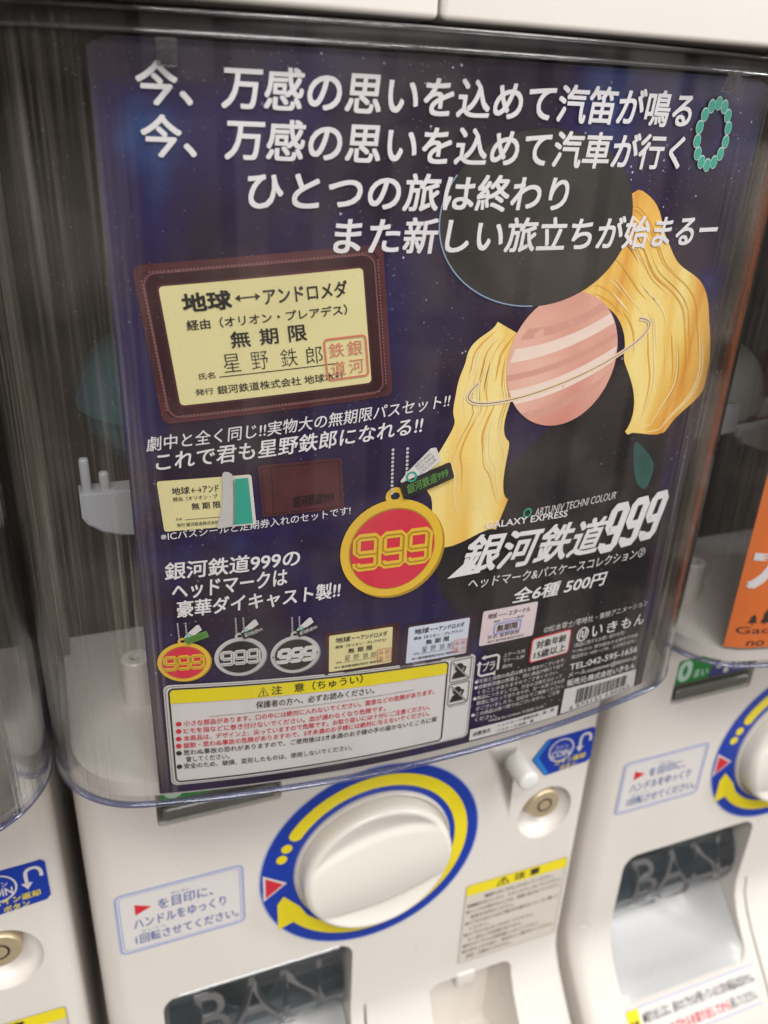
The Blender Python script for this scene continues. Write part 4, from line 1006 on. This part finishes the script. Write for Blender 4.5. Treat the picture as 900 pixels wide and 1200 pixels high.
for c, x in (('い', 0.2440), ('き', 0.2720), ('も', 0.3000), ('ん', 0.3270)):
    text(C, c, x, -0.6590 - (x - .244) * .07, x + 0.0190, -0.6595 - (x - .244) * .07, 0.0180, WHITE, 'maker_name', pr_, 5, 0.012, 0.0)
rows(C, [('（商品に関するお問い合わせ先）', 0.2140, -0.6685, 0.3100, -0.6740, 0.0080), ('〒190-0131 東京都あきる野市下代継', 0.2130, -0.6780, 0.3400, -0.6870, 0.0065), ('電話受付 10時～17時、土日祝日を除く', 0.2130, -0.6870, 0.3400, -0.6965, 0.0065)], PAPER, 'contact_small_print', pr_, 5, 0.0)
text(C, 'TEL:042-595-1656', 0.2130, -0.7065, 0.3450, -0.7155, 0.0105, WHITE, 'contact_line', pr_, 5, 0.03)
text(C, 'メール:customer@ikimon.jp', 0.2125, -0.7205, 0.3470, -0.7310, 0.0100, PAPER, 'contact_line', pr_, 5, 0.015)
text(C, '販売元:株式会社いきもん', 0.2130, -0.7345, 0.3480, -0.7460, 0.0115, WHITE, 'contact_line', pr_, 5, 0.025)
bc = shape(C, [[(0.2095, -0.7830), (0.3555, -0.7835), (0.3530, -0.7500), (0.2105, -0.7385)]], PAPER, 'barcode_panel', pr_, 4)
bars = []; x = 0.2350; rb_ = random.Random(11)
while x < 0.335:
    wd_ = rb_.choice((0.0009, 0.0009, 0.0018, 0.0027)); bt = -0.7460 - (x - .235) * .08
    bars.append([(x, -0.7730), (x + wd_, -0.7730), (x + wd_, bt), (x, bt)]); x += wd_ + rb_.choice((0.0010, 0.0010, 0.0020))
shape(C, bars, BLACK, 'barcode_bars', bc, 5)
text(C, '4 573155 640263', 0.2240, -0.7810, 0.3440, -0.7810, 0.0062, BLACK, 'barcode_digits', bc, 5, 0.0, 0, 2)
# age mark
ag = shape(C, [rrect(0.1385, -0.6735, 0.2050, -0.6330, 0.005)], RED, 'age_mark', pr_, 5)
shape(C, [rrect(0.1405, -0.6715, 0.2030, -0.6350, 0.004)], PAPER, 'age_mark_field', ag, 6)
text(C, '対象年齢', 0.1470, -0.6515, 0.1965, -0.6515, 0.0125, BLACK, 'age_mark_lettering', ag, 7, 0.03, 0, 2)
text(C, '15歳以上', 0.1455, -0.6680, 0.1980, -0.6680, 0.0130, BLACK, 'age_mark_lettering', ag, 7, 0.03, 0, 2)
# recycling mark
pu = shape(C, stroke([(0.0660, -0.6455), (0.0860, -0.6455), (0.0890, -0.6485), (0.0890, -0.6700)], 0.0034) + stroke([(0.0820, -0.6745), (0.0640, -0.6745), (0.0600, -0.6710), (0.0600, -0.6540)], 0.0034)
           + [[(0.0620, -0.6455), (0.0680, -0.6415), (0.0680, -0.6495)], [(0.0800, -0.6745), (0.0860, -0.6700), (0.0860, -0.6790)], [(0.0555, -0.6560), (0.0645, -0.6560), (0.0600, -0.6500)]], PAPER, 'recycling_mark', pr_, 5)
text(C, 'プラ', 0.0655, -0.6680, 0.0840, -0.6680, 0.0145, PAPER, 'recycling_lettering', pu, 5, 0.03, 0, 2)
rows(C, [('上ケース:PS', 0.0960, -0.6520, 0.1300, -0.6530, 0.0065), ('下ケース:PP', 0.0960, -0.6615, 0.1300, -0.6625, 0.0065), ('袋:PE', 0.0960, -0.6710, 0.1120, -0.6715, 0.0065)], PAPER, 'recycling_small_print', pr_, 5, 0.0)
nl = ['●写真と実際の商品は異なる場合がございます。', '●自動販売機の性質上、同じ商品が続けて出て', 'くることがありますのでご了承ください。', '●製品につきましては、万全の注意をはらって', '製造に当たっておりますが、万一お気づきの点', 'がございましたら、右記までご連絡ください。', '●この商品は食べ物ではございません。ご注意', 'ください。']
rows(C, [(l, 0.0560 if l[0] == '●' else 0.0620, -0.6860 - i * 0.0092, (0.0560 if l[0] == '●' else 0.0620) + min(0.146, len(l) * 0.0069), -0.6865 - i * 0.0092 - 0.001, 0.0068) for i, l in enumerate(nl)], PAPER, 'product_notes', pr_, 5, 0.004)
text(C, 'MADE IN CHINA 中国製 G-05', 0.0850, -0.7580, 0.1760, -0.7600, 0.0055, PAPER, 'origin_line', pr_, 5, 0.0, 0, 2)
mt = shape(C, [[(0.0570, -0.7825), (0.2035, -0.7840), (0.2035, -0.7650), (0.0570, -0.7630)]], PAPER, 'material_panel', pr_, 4)
text(C, '材質表示', 0.0620, -0.7765, 0.0900, -0.7765, 0.0078, BLACK, 'material_lettering', mt, 5, 0.02, 0, 2)
rows(C, [('ヘッドマーク:亜鉛合金、鉄、銅', 0.1000, -0.7720, 0.1960, -0.7725, 0.0058), ('パスケース:合皮、紙', 0.1000, -0.7805, 0.1620, -0.7810, 0.0058)], BLACK, 'material_small_print', mt, 5, 0.004)

# caution panel (its top edge falls to the right)
class Slant:
    bend = 0.04
    def __call__(self, a, b_, h): return C(a, b_ + (0.005 - 0.042 * (a + 0.342)) * (b_ + 0.7735) / 0.149, h)
CS = Slant()
cp = shape(CS, [rrect(-0.3420, -0.7735, 0.0535, -0.6245, 0.008)], PAPER, 'caution_panel', pr_, 3)
shape(CS, stroke(rrect(-0.3400, -0.7715, 0.0515, -0.6265, 0.008), 0.0012, True), GREYINK, 'panel_outline', cp, 4)
shape(CS, stroke(rrect(-0.3360, -0.7680, 0.0135, -0.6300, 0.006), 0.0022, True), BLACK, 'panel_frame', cp, 4)
shape(CS, [[(-0.3350, -0.6500), (0.0125, -0.6500), (0.0125, -0.6350), (0.0090, -0.6312), (-0.3315, -0.6312), (-0.3350, -0.6350)]], YEL, 'yellow_header', cp, 5)
text(C, '注　意（ちゅうい）', -0.2161, -0.6475, -0.1025, -0.6480, 0.0130, BLACK, 'header_lettering', cp, 6, 0.02)
shape(C, stroke([(-0.2320, -0.6475), (-0.2200, -0.6475), (-0.2260, -0.6350)], 0.0013, True) + [[(-0.2266, -0.6440), (-0.2254, -0.6440), (-0.2252, -0.6395), (-0.2268, -0.6395)], disc(-0.2260, -0.6457, 0.0009, n=8)], BLACK, 'warning_triangle', cp, 6)
text(C, '保護者の方へ、必ずお読みください。', -0.2351, -0.6655, -0.0862, -0.6680, 0.0105, BLACK, 'panel_lettering', cp, 5, 0.012, 0, 2)
shape(C, stroke([(-0.2914, -0.6700), (-0.0315, -0.6735)], 0.0007), GREYINK, 'panel_rule', cp, 5)
WR = [('小さな部品があります。口の中には絶対に入れないでください。窒息などの危険があります。', -0.3215, -0.6815, -0.0027, -0.6870, 0.0085),
      ('ヒモを指などに巻き付けないでください。血が通わなくなり危険です。', -0.3222, -0.6925, -0.0700, -0.6990, 0.0085),
      ('本商品は、デザイン上、尖っていますので危険です。お取り扱いには十分にご注意ください。', -0.3230, -0.7040, -0.0080, -0.7110, 0.0085),
      ('誤飲・思わぬ事故の危険がありますので、3才未満のお子様には絶対に与えないでください。', -0.3238, -0.7150, -0.0080, -0.7215, 0.0085)]
rows(C, WR, RED, 'red_warning_print', cp, 5, 0.010)
WB = [('思わぬ事故の恐れがありますので、ご使用後は3才未満のお子様の手の届かないところに保', -0.3245, -0.7262, 0.0040, -0.7340, 0.0085),
      ('管してください。', -0.3222, -0.7370, -0.2700, -0.7385, 0.0085),
      ('安全のため、破損、変形したものは、使用しないでください。', -0.3252, -0.7475, -0.1132, -0.7530, 0.0085)]
rows(C, WB, BLACK, 'black_warning_print', cp, 5, 0.006)
for i, r_ in enumerate(WR): shape(C, [disc(-0.3275 - i * .0007, r_[2] + .004, 0.0034, 0.0036, 16)], RED, 'red_bullet', cp, 5)
for i, r_ in enumerate((WB[0], WB[2])): shape(C, [disc(-0.3300 - i * .0007, r_[2] + .004, 0.0034, 0.0036, 16)], BLACK, 'black_bullet', cp, 5)
for i, (bz) in enumerate((-0.6730, -0.7105)):
    ic = shape(C, stroke(rrect(0.0180, bz - 0.0010, 0.0475, bz + 0.0330, 0.002), 0.0010, True), BLACK, 'pictogram_frame', cp, 5)
    shape(C, [disc(0.0300, bz + 0.0215, 0.0060, 0.0065, 20), [(0.0205, bz + .004), (0.0400, bz + .004), (0.0380, bz + .012), (0.0310, bz + .017), (0.0235, bz + .013)]] + stroke([(0.036, bz + .010), (0.0395, bz + .020), (0.0355, bz + .0215)], 0.0032), BLACK, 'pictogram_figure', ic, 6)
    shape(C, stroke([(0.0200, bz + 0.0310), (0.0455, bz + 0.0010)], 0.0022), GREYINK, 'pictogram_slash', ic, 7)
    text(C, 'くちにいれない' if i == 0 else 'まきつけない', 0.0200, bz - 0.0052, 0.0460, bz - 0.0052, 0.0032, BLACK, 'pictogram_caption', ic, 6, 0.0, 0, 2)

# ================================================================== orange poster in the right machine
CR = Curved(PITCH)
po = empty('shop_poster', 'orange poster with white Japanese lettering in the right-hand machine', 'poster')
sheet('sheet', -0.420, 0.36, -0.7640, 0.0445, 0.006, ORANGE, po, CR)
text(CR, 'ガチャガチャの森', -0.408, -0.655, 0.33, -0.655, 0.085, WHITE, 'shop_lettering', po, 2, 0.03)
text(CR, 'いちばん', -0.395, -0.530, 0.10, -0.530, 0.075, WHITE, 'shop_lettering', po, 2, 0.03)
for k in range(9):
    x = -0.385 + k * 0.021; hgt = (0.016, 0.026, 0.013, 0.034, 0.018)[k % 5]
    shape(CR, [[(x - .008, -0.7155), (x + .008, -0.7155), (x + .003, -0.7155 + hgt * .5), (x + .006, -0.7155 + hgt * .5), (x, -0.7155 + hgt), (x - .006, -0.7155 + hgt * .5), (x - .003, -0.7155 + hgt * .5)], [(x - .001, -0.7195), (x + .001, -0.7195), (x + .001, -0.7155), (x - .001, -0.7155)]], BLACK, 'printed_tree', po, 2)
text(CR, 'Gachagacha', -0.408, -0.7400, -0.235, -0.7400, 0.0170, BLACK, 'shop_name_line', po, 2, 0.0, 0, 3)
text(CR, 'no mori', -0.385, -0.7600, -0.285, -0.7600, 0.0140, BLACK, 'shop_name_line', po, 2, 0.0, 0, 3)

bpy.data.objects.remove(_to)
